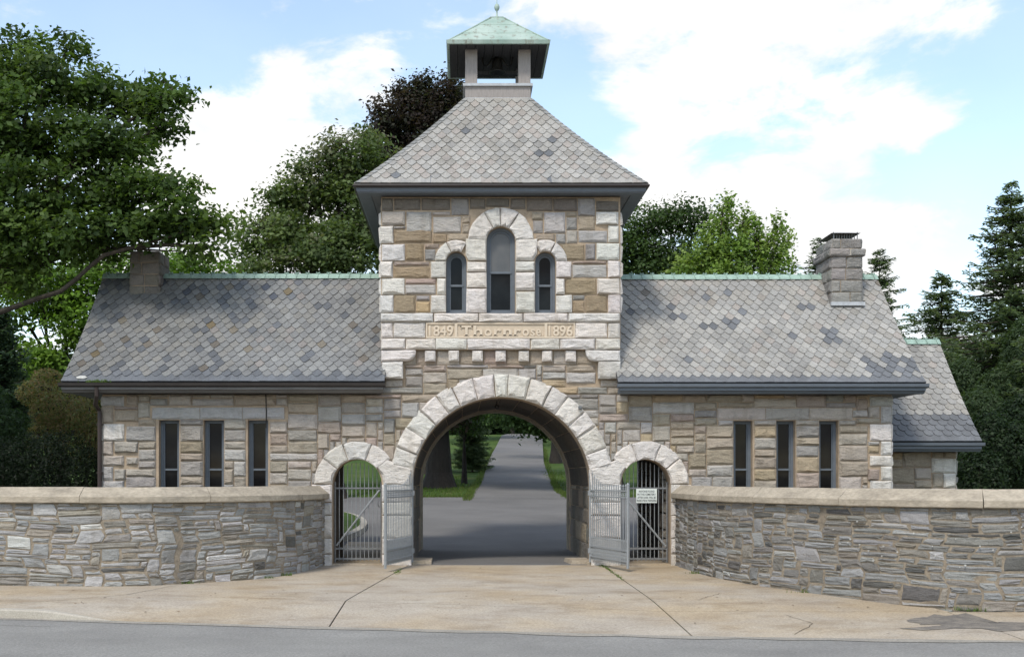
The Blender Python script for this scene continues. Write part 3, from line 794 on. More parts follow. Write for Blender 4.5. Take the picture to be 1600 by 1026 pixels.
# pale dressed arris round the rear of the arch
v = []; f = []; pth = [(AC[0]-AR0, ZB)]+arc(*AC, AR0, 180, 0, 30)+[(AC[0]+AR0, ZB)]
for x, z in pth:
    k = .97
    v += [(x, TD+.02, z), (AC[0]+(x-AC[0])*k, TD+.02, AC[1]+(z-AC[1])*(k if z > AC[1] else 1)), (AC[0]+(x-AC[0])*k, TD-.05, AC[1]+(z-AC[1])*(k if z > AC[1] else 1)), (x, TD-.05, z)]
for i in range(len(pth)-1):
    for k in range(4): f.append((i*4+k, (i+1)*4+k, (i+1)*4+(k+1) % 4, i*4+(k+1) % 4))
link('arch_arris', mesh(v, f), M['kerb'], gh)
# footway inner wall (right) with plank door
Fs = lambda u, v, w_: (PC[1][0]+PR0-w_, u, v); side = []
ashlar(.45, 0, WD-.4, 2.75, .13, .09, [3,4,5,6], [3,4,5], lambda x, z: 1.2 < x < 2.15 and z < 2.15, [], [], lambda x, z: wob((.25,.235,.21), .15), Fs, right_w, side)
lay('stone', side, M['stone'], right_w, limit=0)
dx = PC[1][0]+PR0
mb = MB(); mb.box(dx-.03, dx+.01, 1.22, 2.13, .04, 2.13); dr = mb.build('door', M['door'], right_w)
# guard stones at the foot of the arch
mb = MB(); mb.box(AC[0]-AR0-.02, AC[0]-AR0+.40, .05, 1.0, -.05, .09); mb.build('guard_stone', M['concrete'], gh)
mb = MB(); mb.add([(AC[0]+AR0+.02,.05,-.05),(AC[0]+AR0-.42,.05,-.05),(AC[0]+AR0-.5,.9,-.05),(AC[0]+AR0+.02,1.0,-.05),(AC[0]+AR0+.02,.05,.09),(AC[0]+AR0-.38,.05,.09),(AC[0]+AR0-.46,.9,.09),(AC[0]+AR0+.02,1.0,.09)], [(4,5,6,7),(0,1,5,4),(1,2,6,5),(2,3,7,6)]); mb.build('guard_stone', M['concrete'], gh)

# --- inscription
xs_ = [402,552,1001,1146]
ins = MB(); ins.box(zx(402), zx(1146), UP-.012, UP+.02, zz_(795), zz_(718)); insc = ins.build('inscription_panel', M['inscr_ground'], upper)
for a, b in zip(xs_, xs_[1:]):
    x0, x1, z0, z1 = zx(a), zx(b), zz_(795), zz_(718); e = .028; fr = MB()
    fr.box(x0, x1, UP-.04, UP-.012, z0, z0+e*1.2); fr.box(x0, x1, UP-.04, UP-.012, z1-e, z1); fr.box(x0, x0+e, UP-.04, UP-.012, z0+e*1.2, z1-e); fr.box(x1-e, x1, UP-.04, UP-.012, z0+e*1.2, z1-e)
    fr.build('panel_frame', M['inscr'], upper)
def text_mesh(body, x, y, z, size, ext, width=None, off=0.0, spacing=1.0, bevel=0.0):
    cu = bpy.data.curves.new('t', 'FONT'); cu.body = body; cu.size = size; cu.extrude = ext; cu.offset = off; cu.space_character = spacing; cu.align_x = 'CENTER'; cu.bevel_depth = bevel
    cu.resolution_u = 4
    o = bpy.data.objects.new('t', cu); COL.objects.link(o)
    bpy.context.view_layer.update()
    me = bpy.data.meshes.new_from_object(o.evaluated_get(bpy.context.evaluated_depsgraph_get()))
    bpy.data.objects.remove(o)
    co = np.empty(len(me.vertices)*3, dtype=np.float32); me.vertices.foreach_get('co', co); co = co.reshape(-1,3)
    if width: co[:,0] = (co[:,0]-(co[:,0].min()+co[:,0].max())/2)*width/(co[:,0].max()-co[:,0].min())
    outc = np.stack([co[:,0]+x, y-co[:,2], co[:,1]+z], 1).astype(np.float32)
    me.vertices.foreach_set('co', outc.ravel()); me.update(); return me
def serif(mb, x, z, wd, h=.022): mb.box(x-wd/2, x+wd/2, UP-.038, UP-.01, z, z+h)
zb = zz_(783); th = zz_(729)-zb
for body, a, b in (('1849', 416, 538), ('1896', 1014, 1134)):
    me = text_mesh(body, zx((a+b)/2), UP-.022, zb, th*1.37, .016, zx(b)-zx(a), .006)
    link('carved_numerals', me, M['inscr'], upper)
# the name, letter by letter with feet and heads like the carved ones
lets = [('T',575,640),('h',648,690),('o',702,738),('r',748,782),('n',796,838),('r',846,878),('o',886,922),('s',930,958),('e',964,990)]
for ch, a, b in [('T',574,634),('h',640,684),('o',694,730),('r',742,778),('n',788,830),('r',842,876),('o',884,916),('s',924,946),('e',952,976),('.',982,987)]:
    wd = zx(b)-zx(a)
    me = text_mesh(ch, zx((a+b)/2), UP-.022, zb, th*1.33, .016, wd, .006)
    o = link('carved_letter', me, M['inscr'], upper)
    mb = MB()
    if ch in 'hrn': serif(mb, zx(a)+.028, zb, .085)
    if ch in 'hn': serif(mb, zx(b)-.028, zb, .085)
    if ch == 'T': serif(mb, zx((a+b)/2), zb, .10); mb.box(zx(a), zx(a)+.02, UP-.038, UP-.01, zb+th*.68, zb+th*.95); mb.box(zx(b)-.02, zx(b), UP-.038, UP-.01, zb+th*.68, zb+th*.95)
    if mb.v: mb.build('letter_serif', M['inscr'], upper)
for a in (414,):
    pass
lay('stone', stones, M['stone'], low); lay('quoin', quoins, M['stone'], low); lay('voussoir', vouss, M['stone'], low); lay('course_stone', belts, M['stone'], low); lay('passage_stone', jstones, M['stone'], gh)

# --- windows
def ring_frame(loop_o, loop_i, y0, y1):
    n = len(loop_o); v = [(x, y0, z) for x, z in loop_o]+[(x, y0, z) for x, z in loop_i]+[(x, y1, z) for x, z in loop_o]+[(x, y1, z) for x, z in loop_i]; f = []
    for i in range(n):
        j = (i+1) % n
        f += [(i, n+i, n+j, j), (n+i, 3*n+i, 3*n+j, n+j), (i, j, 2*n+j, 2*n+i), (2*n+i, 2*n+j, 3*n+j, 3*n+i)]
    return v, f
def inset_arch(cx, hw, zs, zb, e, eb): return arch_loop(cx, hw-e, zs, zb+eb)
def arched_window(k, rail_y, glass_lo, glass_hi, parent):
    cx, hw, zs, zb = uwins[k]; y = UP+.13
    v, f = ring_frame(arch_loop(cx, hw, zs, zb), inset_arch(cx, hw, zs, zb, .055, .075), y, y+.12)
    wnd = link('window', mesh(v, f), M['paint'], parent)
    v, f = ring_frame(inset_arch(cx, hw, zs, zb, .057, .077), inset_arch(cx, hw, zs, zb, .095, .12), y+.035, y+.1)
    link('sash', mesh(v, f), M['paint'], wnd)
    zr_ = uz(rail_y)
    mb = MB(); mb.box(cx-hw+.06, cx+hw-.06, y+.02, y+.09, zr_-.022, zr_+.022); mb.build('meeting_rail', M['paint'], wnd)
    mb = MB(); mb.box(cx-hw-.01, cx+hw+.01, y-.10, y+.05, zb-.0, zb+.04); mb.build('sill', M['paint'], wnd)
    mb = MB(); mb.add([(cx-hw+.08, y+.07, zb+.1), (cx+hw-.08, y+.07, zb+.1), (cx+hw-.08, y+.066, zr_), (cx-hw+.08, y+.066, zr_)], [(0,1,2,3)]); mb.build('pane', glass_lo, wnd)
    up_ = [(cx+hw-.08, zr_)]+arc(cx, zs, hw-.08, 0, 180, 10)+[(cx-hw+.08, zr_)]
    mb = MB(); mb.add([(x, y+.06, z) for x, z in up_], [tuple(range(len(up_)))]); mb.build('pane', glass_hi, wnd)
arched_window(0, 424, M['glass'], M['grey_glass'], upper); arched_window(1, 444.5, M['glass'], M['glass'], upper); arched_window(2, 444.5, M['glass'], M['glass'], upper)
for (a, b, c_, d_) in wins_l+wins_r:
    y = .16; fv = MB(); e = .06
    fv.box(a, a+e, y, y+.12, c_, d_); fv.box(b-e, b, y, y+.12, c_, d_); fv.box(a+e, b-e, y, y+.12, d_-e, d_); fv.box(a+e, b-e, y, y+.12, c_, c_+e)
    wnd = fv.build('window', M['paint'], low); zm = fz(733)
    mb = MB(); mb.box(a+e, b-e, y+.02, y+.09, zm-.02, zm+.02); mb.build('meeting_rail', M['paint'], wnd)
    mb = MB(); mb.box(a+e, a+e+.025, y+.03, y+.09, c_+e, d_-e); mb.box(b-e-.025, b-e, y+.03, y+.09, c_+e, d_-e); mb.build('sash', M['paint'], wnd)
    for z0, z1 in ((c_+e, zm-.02), (zm+.02, d_-e)):
        mb = MB(); mb.add([(a+e, y+.06, z0), (b-e, y+.06, z0), (b-e, y+.058, z1), (a+e, y+.058, z1)], [(0,1,2,3)]); mb.build('pane', M['glass'], wnd)
    mb = MB(); mb.box(a-.02, b+.02, -.05, y+.02, c_-.09, c_); mb.build('sill', M['kerb'], wnd)

# ================================================================== ROOFS
def profile(run, rise, y0, z0, flare=.2, n=24):
    pts = [(y0+run*i/n, z0+rise*((1-flare)*(i/n)+flare*(i/n)**2)) for i in range(n+1)]
    s_ = [0]
    for i in range(n): s_.append(s_[-1]+math.dist(pts[i], pts[i+1]))
    return pts, s_
def on_profile(pr, s):
    pts, ss = pr
    s = max(0, min(ss[-1], s)) if s <= ss[-1] and s >= 0 else s
    i = 0
    while i < len(ss)-2 and ss[i+1] < s: i += 1
    t_ = (s-ss[i])/(ss[i+1]-ss[i]); p, q = pts[i], pts[i+1]
    ty, tz = (q[0]-p[0])/(ss[i+1]-ss[i]), (q[1]-p[1])/(ss[i+1]-ss[i])
    return p[0]+(q[0]-p[0])*t_, p[1]+(q[1]-p[1])*t_, -tz, ty        # point and outward normal (y,z)
SW, SE = .206, .172
def slate_poly(u, s, sw, se, style):
    if style == 'hex': return [(u-sw*.11, s), (u+sw*.11, s), (u+sw*.5, s+se*.70), (u+sw*.5, s+se*2.05), (u-sw*.5, s+se*2.05), (u-sw*.5, s+se*.70)]
    return [(u-sw*.18, s), (u+sw*.18, s), (u+sw*.38, s+se*.2), (u+sw*.5, s+se*.55), (u+sw*.5, s+se*2.05), (u-sw*.5, s+se*2.05), (u-sw*.5, s+se*.55), (u-sw*.38, s+se*.2)]
slates = []
def slate_roof(F, smax, lo, hi, colf, par, style='hex', se=SE, sw=SW, lst=None, convex=None):
    """F(u,s,w); lo(s), hi(s) bound the roof face"""
    lst = slates if lst is None else lst
    rows = int((smax-.02)/se); se = (smax-.02)/rows
    for r_ in range(-1, rows):
        s = r_*se if r_ >= 0 else -.0
        off = (r_ % 2)*.5 if r_ >= 0 else .5
        a, b = lo(max(0, s)), hi(max(0, s))
        i0, i1 = int(math.floor(a/sw))-1, int(math.ceil(b/sw))+1
        for i in range(i0, i1+1):
            slip = r_ > 1 and rnd.random() < .008; u = (i+off)*sw+rnd.uniform(-.006,.006)*(3 if slip else 1); s2 = s+rnd.uniform(-.006,.006)-(rnd.uniform(.02,.05) if slip else 0)
            kk = sw*.955
            p = slate_poly(u, s2, kk, se, style)
            if r_ == -1: p = rect(u-kk/2, -.0, u+kk/2, se*1.6)
            for fn, sg in ((lo, -1), (hi, 1)):
                s0, s1 = s, s+se*2; b0, b1 = fn(s0), fn(min(s1, smax)); ds_ = min(s1, smax)-s0
                if ds_ <= 0: continue
                nx, ns = sg*ds_, -sg*(b1-b0); l = math.hypot(nx, ns); nx /= l; ns /= l
                if p: p = clip(p, nx, ns, nx*b0+ns*s0)
            p = clip(p, 0, 1, smax) if p else p
            if not p or len(p) < 3 or abs(area(p)) < .004: continue
            lift = rnd.uniform(.0, .006); tl = rnd.uniform(-.003,.003)
            n = len(p); V = []
            smin = s2
            for uu, ss in p: V.append(F(uu, ss, .037+lift-(ss-smin)*.085+tl*(uu-u)*8))
            for uu, ss in p: V.append(F(uu, ss, .015+lift-(ss-smin)*.080+tl*(uu-u)*8))
            f = [tuple(range(n))]+[(i_, n+i_, n+(i_+1) % n, (i_+1) % n) for i_ in range(n)]
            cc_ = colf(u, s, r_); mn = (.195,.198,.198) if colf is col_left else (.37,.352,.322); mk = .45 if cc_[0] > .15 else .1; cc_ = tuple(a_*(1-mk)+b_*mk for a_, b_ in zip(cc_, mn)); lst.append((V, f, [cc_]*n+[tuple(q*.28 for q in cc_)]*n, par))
def sl(base, k=.12):
    t_ = 1+rnd.uniform(-k, k); return (base[0]*t_, base[1]*t_, base[2]*t_)
S_bl=(.125,.135,.15); S_g=(.205,.208,.205); S_t=(.245,.235,.21); S_p=(.285,.25,.225); S_lg=(.265,.268,.26); S_br=(.155,.135,.11); S_lt=(.335,.33,.31)
def soff(name, x0, x1, y0, y1, z0, z1, mat, par): mb = MB(); mb.box(x0, x1, y0, y1, z0, z1); return mb.build(name, mat, par)
def wing_roof(x0, x1, ye, yr, ze, zr__, colf, tag_, style='hex', ridge_x=None, cap_to=None, back=True, fas='fascia', gut='gutter', fl=.16):
    run, rise = yr-ye, zr__-ze; pr = profile(run, rise, ye, ze, fl); smax = pr[1][-1]
    def F(u, s, w_): y, z, ny, nz = on_profile(pr, s); return (u, y+ny*w_, z+nz*w_)
    def FB(u, s, w_): x, y, z = F(u, s, w_); return (u, 2*yr-y, z)
    mb = MB()
    for FF, flip in ((F, 0), (FB, 1)):
        n = 12; v = []; f = []
        for i in range(n+1):
            s = smax*i/n
            v += [FF(x0, s, 0), FF(x1, s, 0), FF(x0, s, -.05), FF(x1, s, -.05)]
        for i in range(n):
            a = i*4; f += [(a, a+1, a+5, a+4), (a+2, a+6, a+7, a+3), (a, a+4, a+6, a+2), (a+1, a+3, a+7, a+5)]
        f += [(0, 2, 3, 1)]
        mb.add(v, f)
    rf = mb.build('roof', M['underlay'], gh)
    slate_roof(F, smax, lambda s: x0+.005, lambda s: x1-.005, colf, rf, style)
    if back:
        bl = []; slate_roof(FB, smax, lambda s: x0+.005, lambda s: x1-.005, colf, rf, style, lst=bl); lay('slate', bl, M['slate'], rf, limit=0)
    # moulded eaves: gutter, fascia, bed mould, soffit
    g = MB(); y = ye-.02
    prof = [(y-.11, ze-.015), (y-.10, ze-.075), (y-.05, ze-.10), (y+.04, ze-.10), (y+.04, ze-.03)] ; n = len(prof)
    v = [(x0-.02, a, b) for a, b in prof]+[(x1+.02, a, b) for a, b in prof]; f = [(i, i+n, (i+1) % n+n, (i+1) % n) for i in range(n)]+[tuple(range(n-1,-1,-1)), tuple(range(n, 2*n))]
    g.add(v, f); g.build('gutter', M[gut], rf)
    g = MB(); prof = [(y-.045, ze-.10), (y-.045, ze-.15), (y+.005, ze-.165), (y+.03, ze-.205), (y+.30, ze-.205), (y+.30, ze-.10)]; n = len(prof)
    v = [(x0+.03, a, b) for a, b in prof]+[(x1-.03, a, b) for a, b in prof]; f = [(i, i+n, (i+1) % n+n, (i+1) % n) for i in range(n)]+[tuple(range(n-1,-1,-1)), tuple(range(n, 2*n))]
    g.add(v, f); g.build('fascia', M[fas], rf)
    return rf, F, smax
def col_left(u, s, r_):
    if r_ <= 0: return sl(S_bl, .15)
    if r_ == 1 and rnd.random() < .5: return sl(S_bl, .2)
    k = min(1, max(0, (u-XL)/4.5)); wear = (.5+.5*math.sin(u*1.7+s*1.3))*.5
    if rnd.random() < .006: return sl((.07,.08,.105), .1)
    if rnd.random() < .012 and s > .8: return sl((.15,.115,.06), .1)
    b = pick([(S_bl,1.0-.8*k),(S_g,3.4),(S_lg,.3+1.8*k),(S_t,1.5),(S_p,.4*k),(S_br,.12)])
    return sl(tuple(x*(.78+.17*k+.06*math.sin(u*1.7+s*1.3)) for x in b), .12)
def col_right(u, s, r_):
    if r_ <= 0: return sl(S_bl, .12)
    if r_ == 1 and rnd.random() < .5: return sl(S_g, .15)
    if u > 8.4 and s < .75 and rnd.random() < .9: return sl(S_bl, .12)
    for cx, cs in ((5.35,1.9),(7.9,1.75),(8.0,1.45),(5.9,2.0),(7.6,2.6),(4.7,2.25)):
        if math.hypot(u-cx, (s-cs)*1.3) < .2: return sl(S_bl, .2)
    if s > 2.75+.12*math.sin(u*3): return sl(pick([(S_t,3.5),(S_p,1.2),(S_g,3),(S_br,1.0),(S_bl,.3),(S_lg,.6)]), .12)
    return sl(pick([(S_lt,3),(S_lg,3.2),(S_g,1.0),(S_p,.5),(S_t,1.0),(S_bl,.10)]), .13)
def col_far(u, s, r_):
    if r_ <= 4: return sl(S_bl, .13)
    return sl(pick([(S_lt,2),(S_lg,3),(S_g,1.5),(S_p,.5),(S_t,1.2)]), .15)
def col_tower(u, s, r_):
    if rnd.random() < .02: return sl(S_bl, .1)
    return sl(pick([(S_lt,5),(S_lg,2.0),(S_g,.6),(S_p,1.6),(S_t,1.4)]), .12)
XVL, XVR = -627*23.5/FP, 725*23.5/FP
rfl, FRL, sm = wing_roof(XVL, TL+.10, -.5, 2.3, 3.76, 6.40, col_left, 'l', fas='fascia_left')
rfr, FRR, _ = wing_roof(TR-.10, XVR, -.5, 2.3, 3.74, 6.38, col_right, 'r', gut='fascia')
rff, FRF, _ = wing_roof(XR-.25, 11.28, 1.0, 3.25, 2.59, 5.02, col_far, 'f', style='fish', gut='fascia')
# far wing walls
FX1 = 10.93; fy = 1.5
mb = MB(); mb.box(XR, FX1, fy, fy+.4, ZB, 2.4); mb.box(FX1-.4, FX1, fy+.4, 5.0, ZB, 2.4); mb.box(XR, FX1-.4, 4.6, 5.0, ZB, 2.4)
mb.add([(FX1,fy,2.4),(FX1,5.0,2.4),(FX1,3.25,4.85),(FX1-.3,fy,2.4),(FX1-.3,5.0,2.4),(FX1-.3,3.25,4.85)], [(0,1,2),(3,5,4),(0,2,5,3),(1,4,5,2)])
far = mb.build('far_wing_wall', M['mortar'], gh)
fs = []; blk2 = []; z = .9; k = 0
while z < 2.38:
    h = min(rnd.choice([.26,.33,.36]), 2.4-z); wd = .55 if k % 2 else .28
    st(fs, rect(FX1-wd, z, FX1, z+h), FR(fy), W if z < 2.1 else T, far); blk2.append((FX1-wd, z, FX1, z+h)); z += h; k += 1
ashlar(XR, ZB, FX1, 2.4, .13, .09, [3,4,5,6,7], [3,4,4], lambda x, z: False, blk2, [], pal_low, FR(fy), far, fs)
Fs = lambda u, v, w_: (FX1+w_, u, v)
ashlar(fy, ZB, 5.0, 2.4, .13, .09, [3,4,5,6,7], [3,4,4], lambda x, z: False, [], [], pal_low, Fs, far, fs)
lay('stone', fs, M['stone'], far, limit=60)
# gable walls of the wings, seen only from the side
for xc, s_ in ((XL, -1), (XR, 1)):
    Fs = (lambda u, v, w_, xc=xc, s_=s_: (xc+s_*w_, u, v)); gs = []
    ashlar(.45, ZB, WD, 6.2, .15, .09, [3,4,5,6], [3,4], lambda x, z: z > ZW1+min((x-.0), WD-x)*1.12-.1 and z > ZW1, [], [], pal_low, Fs, left_w, gs)
    lay('stone', gs, M['stone'], left_w if s_ < 0 else right_w, limit=0)
# tower roof: four faces, flared at the eaves
EH = 2.98; TY = TH-.0
TRUN = EH-.74; TRISE = 10.27-7.80
prT = profile(TRUN, TRISE, 0, 7.80, .13); smT = prT[1][-1]
def face(k):
    ca, sa = math.cos(k*math.pi/2), math.sin(k*math.pi/2)
    def F(u, s, w_):
        y, z, ny, nz = on_profile(prT, s); a, b = u, -EH+y+ny*w_
        return (TX+a*ca-b*sa, TY+a*sa+b*ca, z+nz*w_)
    return F
def hwT(s): return EH-on_profile(prT, s)[0]
mb = MB()
for k in range(4):
    F = face(k); v = []; f = []; n = 14
    for i in range(n+1): s = smT*i/n; v += [F(-hwT(s), s, 0), F(hwT(s), s, 0)]
    for i in range(n): a = i*2; f.append((a, a+1, a+3, a+2))
    mb.add(v, f)
troof = mb.build('tower_roof', M['underlay'], gh)
tb = []
for k in range(4): slate_roof(face(k), smT, lambda s: -hwT(max(0, s)), lambda s: hwT(max(0, s)), col_tower, troof, lst=slates if k == 0 else tb)
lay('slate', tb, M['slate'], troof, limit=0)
# hip slates
hips = []
for sx in (-1, 1):
    for i in range(26):
        s = smT*i/26; s1 = min(smT, smT*(i+1.4)/26); F = face(0)
        h0, h1 = hwT(s), hwT(s1)
        V = [F(sx*h0, s, .05), F(sx*(h0-.10), s, .045), F(sx*(h1-.10), s1, .025), F(sx*h1, s1, .03), F(sx*h0, s, .0), F(sx*(h0-.1), s, .0), F(sx*(h1-.1), s1, 0), F(sx*h1, s1, 0)]
        hips.append((V, [(0,1,2,3) if sx > 0 else (3,2,1,0), (0,4,5,1), (1,5,6,2), (3,7,4,0)], sl(S_lg, .2), troof))
lay('hip_slate', hips, M['slate'], troof)
slates_total = len(slates)
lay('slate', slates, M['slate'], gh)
# tower eaves: gutter, fascia, boarded soffit
def sq_ring(prof, cx, cy):
    v = []; f = []; n = len(prof)
    for q, (sx, sy) in enumerate(((-1,-1),(1,-1),(1,1),(-1,1))):
        v += [(cx+sx*r_, cy+sy*r_, z) for r_, z in prof]
    for q in range(4):
        for i in range(n): j = (i+1) % n; a = q*n; b = ((q+1) % 4)*n; f.append((a+i, b+i, b+j, a+j))
    return v, f
v, f = sq_ring([(EH+.03, 7.80), (EH+.05, 7.765), (EH+.03, 7.735), (EH-.02, 7.73), (EH-.02, 7.80)], TX, TY); link('gutter', mesh(v, f), M['gutter'], troof)
v, f = sq_ring([(EH-.01, 7.73), (EH-.03, 7.66), (EH-.06, 7.635), (EH-.3, 7.635), (EH-.3, 7.73)], TX, TY); link('fascia', mesh(v, f), M['fascia'], troof)
v, f = sq_ring([(EH-.05, 7.655), (TH-.1, 7.655), (TH-.1, 7.70), (EH-.05, 7.70)], TX, TY); link('soffit', mesh(v, f), M['soffit'], troof)
# wing soffits
for x0, x1, y0, y1, zc, par in ((XVL+.04, TL, -.47, .0, 3.562, rfl), (TR, XVR-.04, -.47, .0, 3.542, rfr), (XVL+.04, XL-.02, 0, WD, 3.562, rfl), (XR+.02, XVR-.04, 0, WD, 3.542, rfr), (XR, 11.24, 1.03, 1.5, 2.392, rff)):
    soff('soffit', x0, x1, y0, y1, zc, zc+.02, M['soffit'], par)
# copper ridges with rolls
def ridge(x0, x1, yr, z, par, step=.24):
    mb = MB(); pr_ = [(-.13,-.10),(-.12,-.085),(-.045,.0),(0,.03),(.045,0),(.12,-.085),(.13,-.10)]; n = len(pr_)
    v = [(x0, yr+a, z+b) for a, b in pr_]+[(x1, yr+a, z+b) for a, b in pr_]; mb.add(v, [(i, n+i, n+i+1, i+1) for i in range(n-1)]+[tuple(range(n)), tuple(range(2*n-1, n-1, -1))])
    rg = mb.build('copper_ridge', M['ridge_copper'], par)
    x = x0+.1
    while x < x1-.05:
        k = MB(); k.tube([(x-.035, yr, z+.03), (x-.03, yr, z+.045), (x+.03, yr, z+.045), (x+.035, yr, z+.03)], [.018,.032,.032,.018], 8); k.tube([(x+.0, yr-.13, z-.075), (x, yr-.05, z+.015), (x, yr, z+.045)], .010, 5); k.build('ridge_knob', M['ridge_copper'], rg); x += step
ridge(XVL, TL, 2.3, 6.44, rfl); ridge(TR, XVR, 2.3, 6.42, rfr); ridge(XR-.25, 11.28, 3.25, 5.06, rff)
# downpipe and loose cable on the left wing
mb = MB(); X = fx(155.5, 23.9); mb.tube([(fx(150,23.4), -.56, 3.66), (fx(150,23.4), -.55, 3.5), (X-.02, -.3, 3.32), (X, -.09, 3.2), (X, -.09, ZB)], .045, 8); mb.build('downpipe', M['pipe'], rfl)
mb = MB()
for z in (2.9, 1.9, .9): mb.box(X-.06, X+.06, -.1, .01, z, z+.04)
mb.build('pipe_bracket', M['pipe'], rfl)
mb = MB(); mb.tube([(fx(416), -.05, 3.55), (fx(417), -.06, 3.2), (fx(416.5), -.055, 2.85)], .012, 5); mb.build('cable', M['black'], low)
# belfry
BY = TY
bf = MB(); bf.box(TX-.73, TX+.73, BY-.73, BY+.73, 10.1, 10.55); bfo = bf.build('belfry_base', M['wood'], gh)
bf = MB(); bf.box(TX-.78, TX+.78, BY-.78, BY+.78, 10.552, 10.61); bf.build('belfry_sill', M['lead'], gh)
for sx in (-1, 1):
    for sy in (-1, 1):
        cx, cy = TX+sx*.595, BY+sy*.595
        mb = MB(); mb.box(cx-.135, cx+.135, cy-.135, cy+.135, 10.61, 11.42); mb.build('belfry_post', M['wood'], gh)
for i in range(8):       # lead apron points at the foot of the belfry
    mb = MB(); x = TX-.73+1.46*i/8; mb.add([(x,BY-.765,10.24),(x+.182,BY-.765,10.24),(x+.15,BY-.87,10.12),(x+.09,BY-.90,10.08),(x+.03,BY-.87,10.12),(x,BY-.735,10.30),(x+.182,BY-.735,10.30)], [(0,1,2,3,4),(5,6,1,0)]); mb.build('lead_apron', M['lead'], gh)
rows = [(1.11,11.42),(.80,11.70),(.44,12.03),(.14,12.31)]
mb = MB()
for i in range(3):
    (r0, z0), (r1, z1) = rows[i], rows[i+1]; e = .012*(1 if i else 0)
    v, f = sq_ring([(r0+.0, z0), (r0+.0, z0+.025), (r1-.012, z1+.02), (r1-.03, z1-.02)], TX, BY); mb.add(v, f)
v, f = sq_ring([(.155,12.30),(.155,12.345),(.02,12.40),(.02,12.30)], TX, BY); mb.add(v, f)
broof = mb.build('belfry_roof', M['copper'], gh)
mb = MB(); v, f = sq_ring([(1.13,11.36),(1.15,11.44),(1.08,11.45),(1.08,11.36)], TX, BY); mb.add(v, f); mb.build('roof_edge', M['copper'], broof)
for (r0, z0), (r1, z1) in zip(rows, rows[1:]):
    for sx in (-1, 1):
        for sy in (-1, 1):
            mb = MB(); mb.tube([(TX+sx*r0, BY+sy*r0, z0+.02), (TX+sx*r1, BY+sy*r1, z1+.02)], .02, 6); mb.build('hip_seam', M['copper'], broof)
for k in range(11):      # underside boards
    a = -1.1+.2*k; mb = MB(); mb.box(TX+a+.005, TX+a+.195, BY-1.1, BY+1.1, 11.375, 11.395); mb.build('soffit_board', M['darkwood'], broof)
for sx in (-1, 1):
    mb = MB(); mb.box(TX+sx*.6-.05, TX+sx*.6+.05, BY-.455, BY+.455, 11.26, 11.372); mb.build('beam', M['darkwood'], broof)
mb = MB(); mb.box(TX-.55, TX+.55, BY-.06, BY+.06, 11.05, 11.13); mb.build('beam', M['darkwood'], broof)
mb = MB(); mb.lathe([(.0,11.36),(.07,11.355),(.10,11.31),(.115,11.2),(.14,11.10),(.18,11.045),(.19,11.02),(.17,11.02),(.0,11.12)], TX, BY-.25, 16); bell = mb.build('bell', M['bell'], gh, smooth=True)
mb = MB(); mb.tube([(TX-.34,BY-.25,11.37),(TX-.32,BY-.25,11.2),(TX-.24,BY-.25,11.17),(TX-.17,BY-.25,11.24),(TX-.12,BY-.25,11.33),(TX,BY-.25,11.37),(TX+.12,BY-.25,11.33),(TX+.17,BY-.25,11.24),(TX+.24,BY-.25,11.17),(TX+.32,BY-.25,11.2),(TX+.34,BY-.25,11.37)], .02, 6); mb.build('bell_yoke', M['bell'], bell)
mb = MB(); mb.lathe([(.055,12.38),(.03,12.42),(.018,12.47),(.018,12.53),(.045,12.55),(.062,12.60),(.062,12.63),(.045,12.68),(.012,12.70),(.008,12.78),(.003,12.92),(0,12.92)], TX, BY, 12); mb.build('finial', M['copper'], broof, smooth=True)
# chimneys
def chimney(x0, x1, y0, y1, z0, z1, par, colr, cap=True):
    mb = MB(); mb.box(x0+.02, x1-.02, y0+.02, y1-.02, z0, z1-.02); ch = mb.build('chimney', M['mortar'], par); it = []
    zc_ = [z0]
    top_ = z1-.40 if cap else z1
    nc_ = max(1, round((top_-z0)/.26))
    for i in range(nc_): zc_.append(z0+(top_-z0)*(i+1)/nc_)
    if cap: zc_ += [z1-.23, z1]
    for k, (z, zn) in enumerate(zip(zc_, zc_[1:])):
        h = zn-z; belt = cap and k == nc_
        out_ = .055 if belt else (-.01 if cap and k > nc_ else 0)
        for fc in range(4):
            a, b = (x0-out_, x1+out_) if fc in (0, 2) else (y0-out_, y1+out_); F = [lambda u, v, w_, o=out_: (u, y0-o-w_+.02, v), lambda u, v, w_, o=out_: (x1+o+w_-.02, u, v), lambda u, v, w_, o=out_: (u, y1+o+w_-.02, v), lambda u, v, w_, o=out_: (x0-o-w_+.02, u, v)][fc]
            cut = [a, a+(b-a)*rnd.uniform(.35,.65), b] if (k+fc) % 2 or rnd.random() < .4 else [a, a+(b-a)*.3, b]
            for p, q in zip(cut, cut[1:]): st(it, rect(p, z, q, z+h), F, wob(colr, .12), ch, bulge=(.01,.035), back=-.06)
        if belt: m2 = MB(); m2.box(x0-.05, x1+.05, y0-.05, y1+.05, z+.02, z+h-.02); m2.build('chimney_band', M['kerb'], ch)
    lay('chimney_stone', it, M['stone'], ch); return ch
c1 = chimney(9.0-.48-.33, 8.88, 1.55, 2.65, 5.4, 7.12, rfr, (.31,.30,.285))
xa, xb = 8.19, 8.88
mb = MB(); mb.box(xa-.03, xb+.03, 1.46, 1.53, 5.62, 5.70); mb.build('chimney_flashing', M['lead'], c1)
mb = MB()
for sx in (xa+.08, xb-.08):
    for sy in (1.65, 2.55): mb.tube([(sx, sy, 7.1), (sx, sy, 7.28)], .012, 5)
mb.build('cowl_leg', M['tin'], c1)
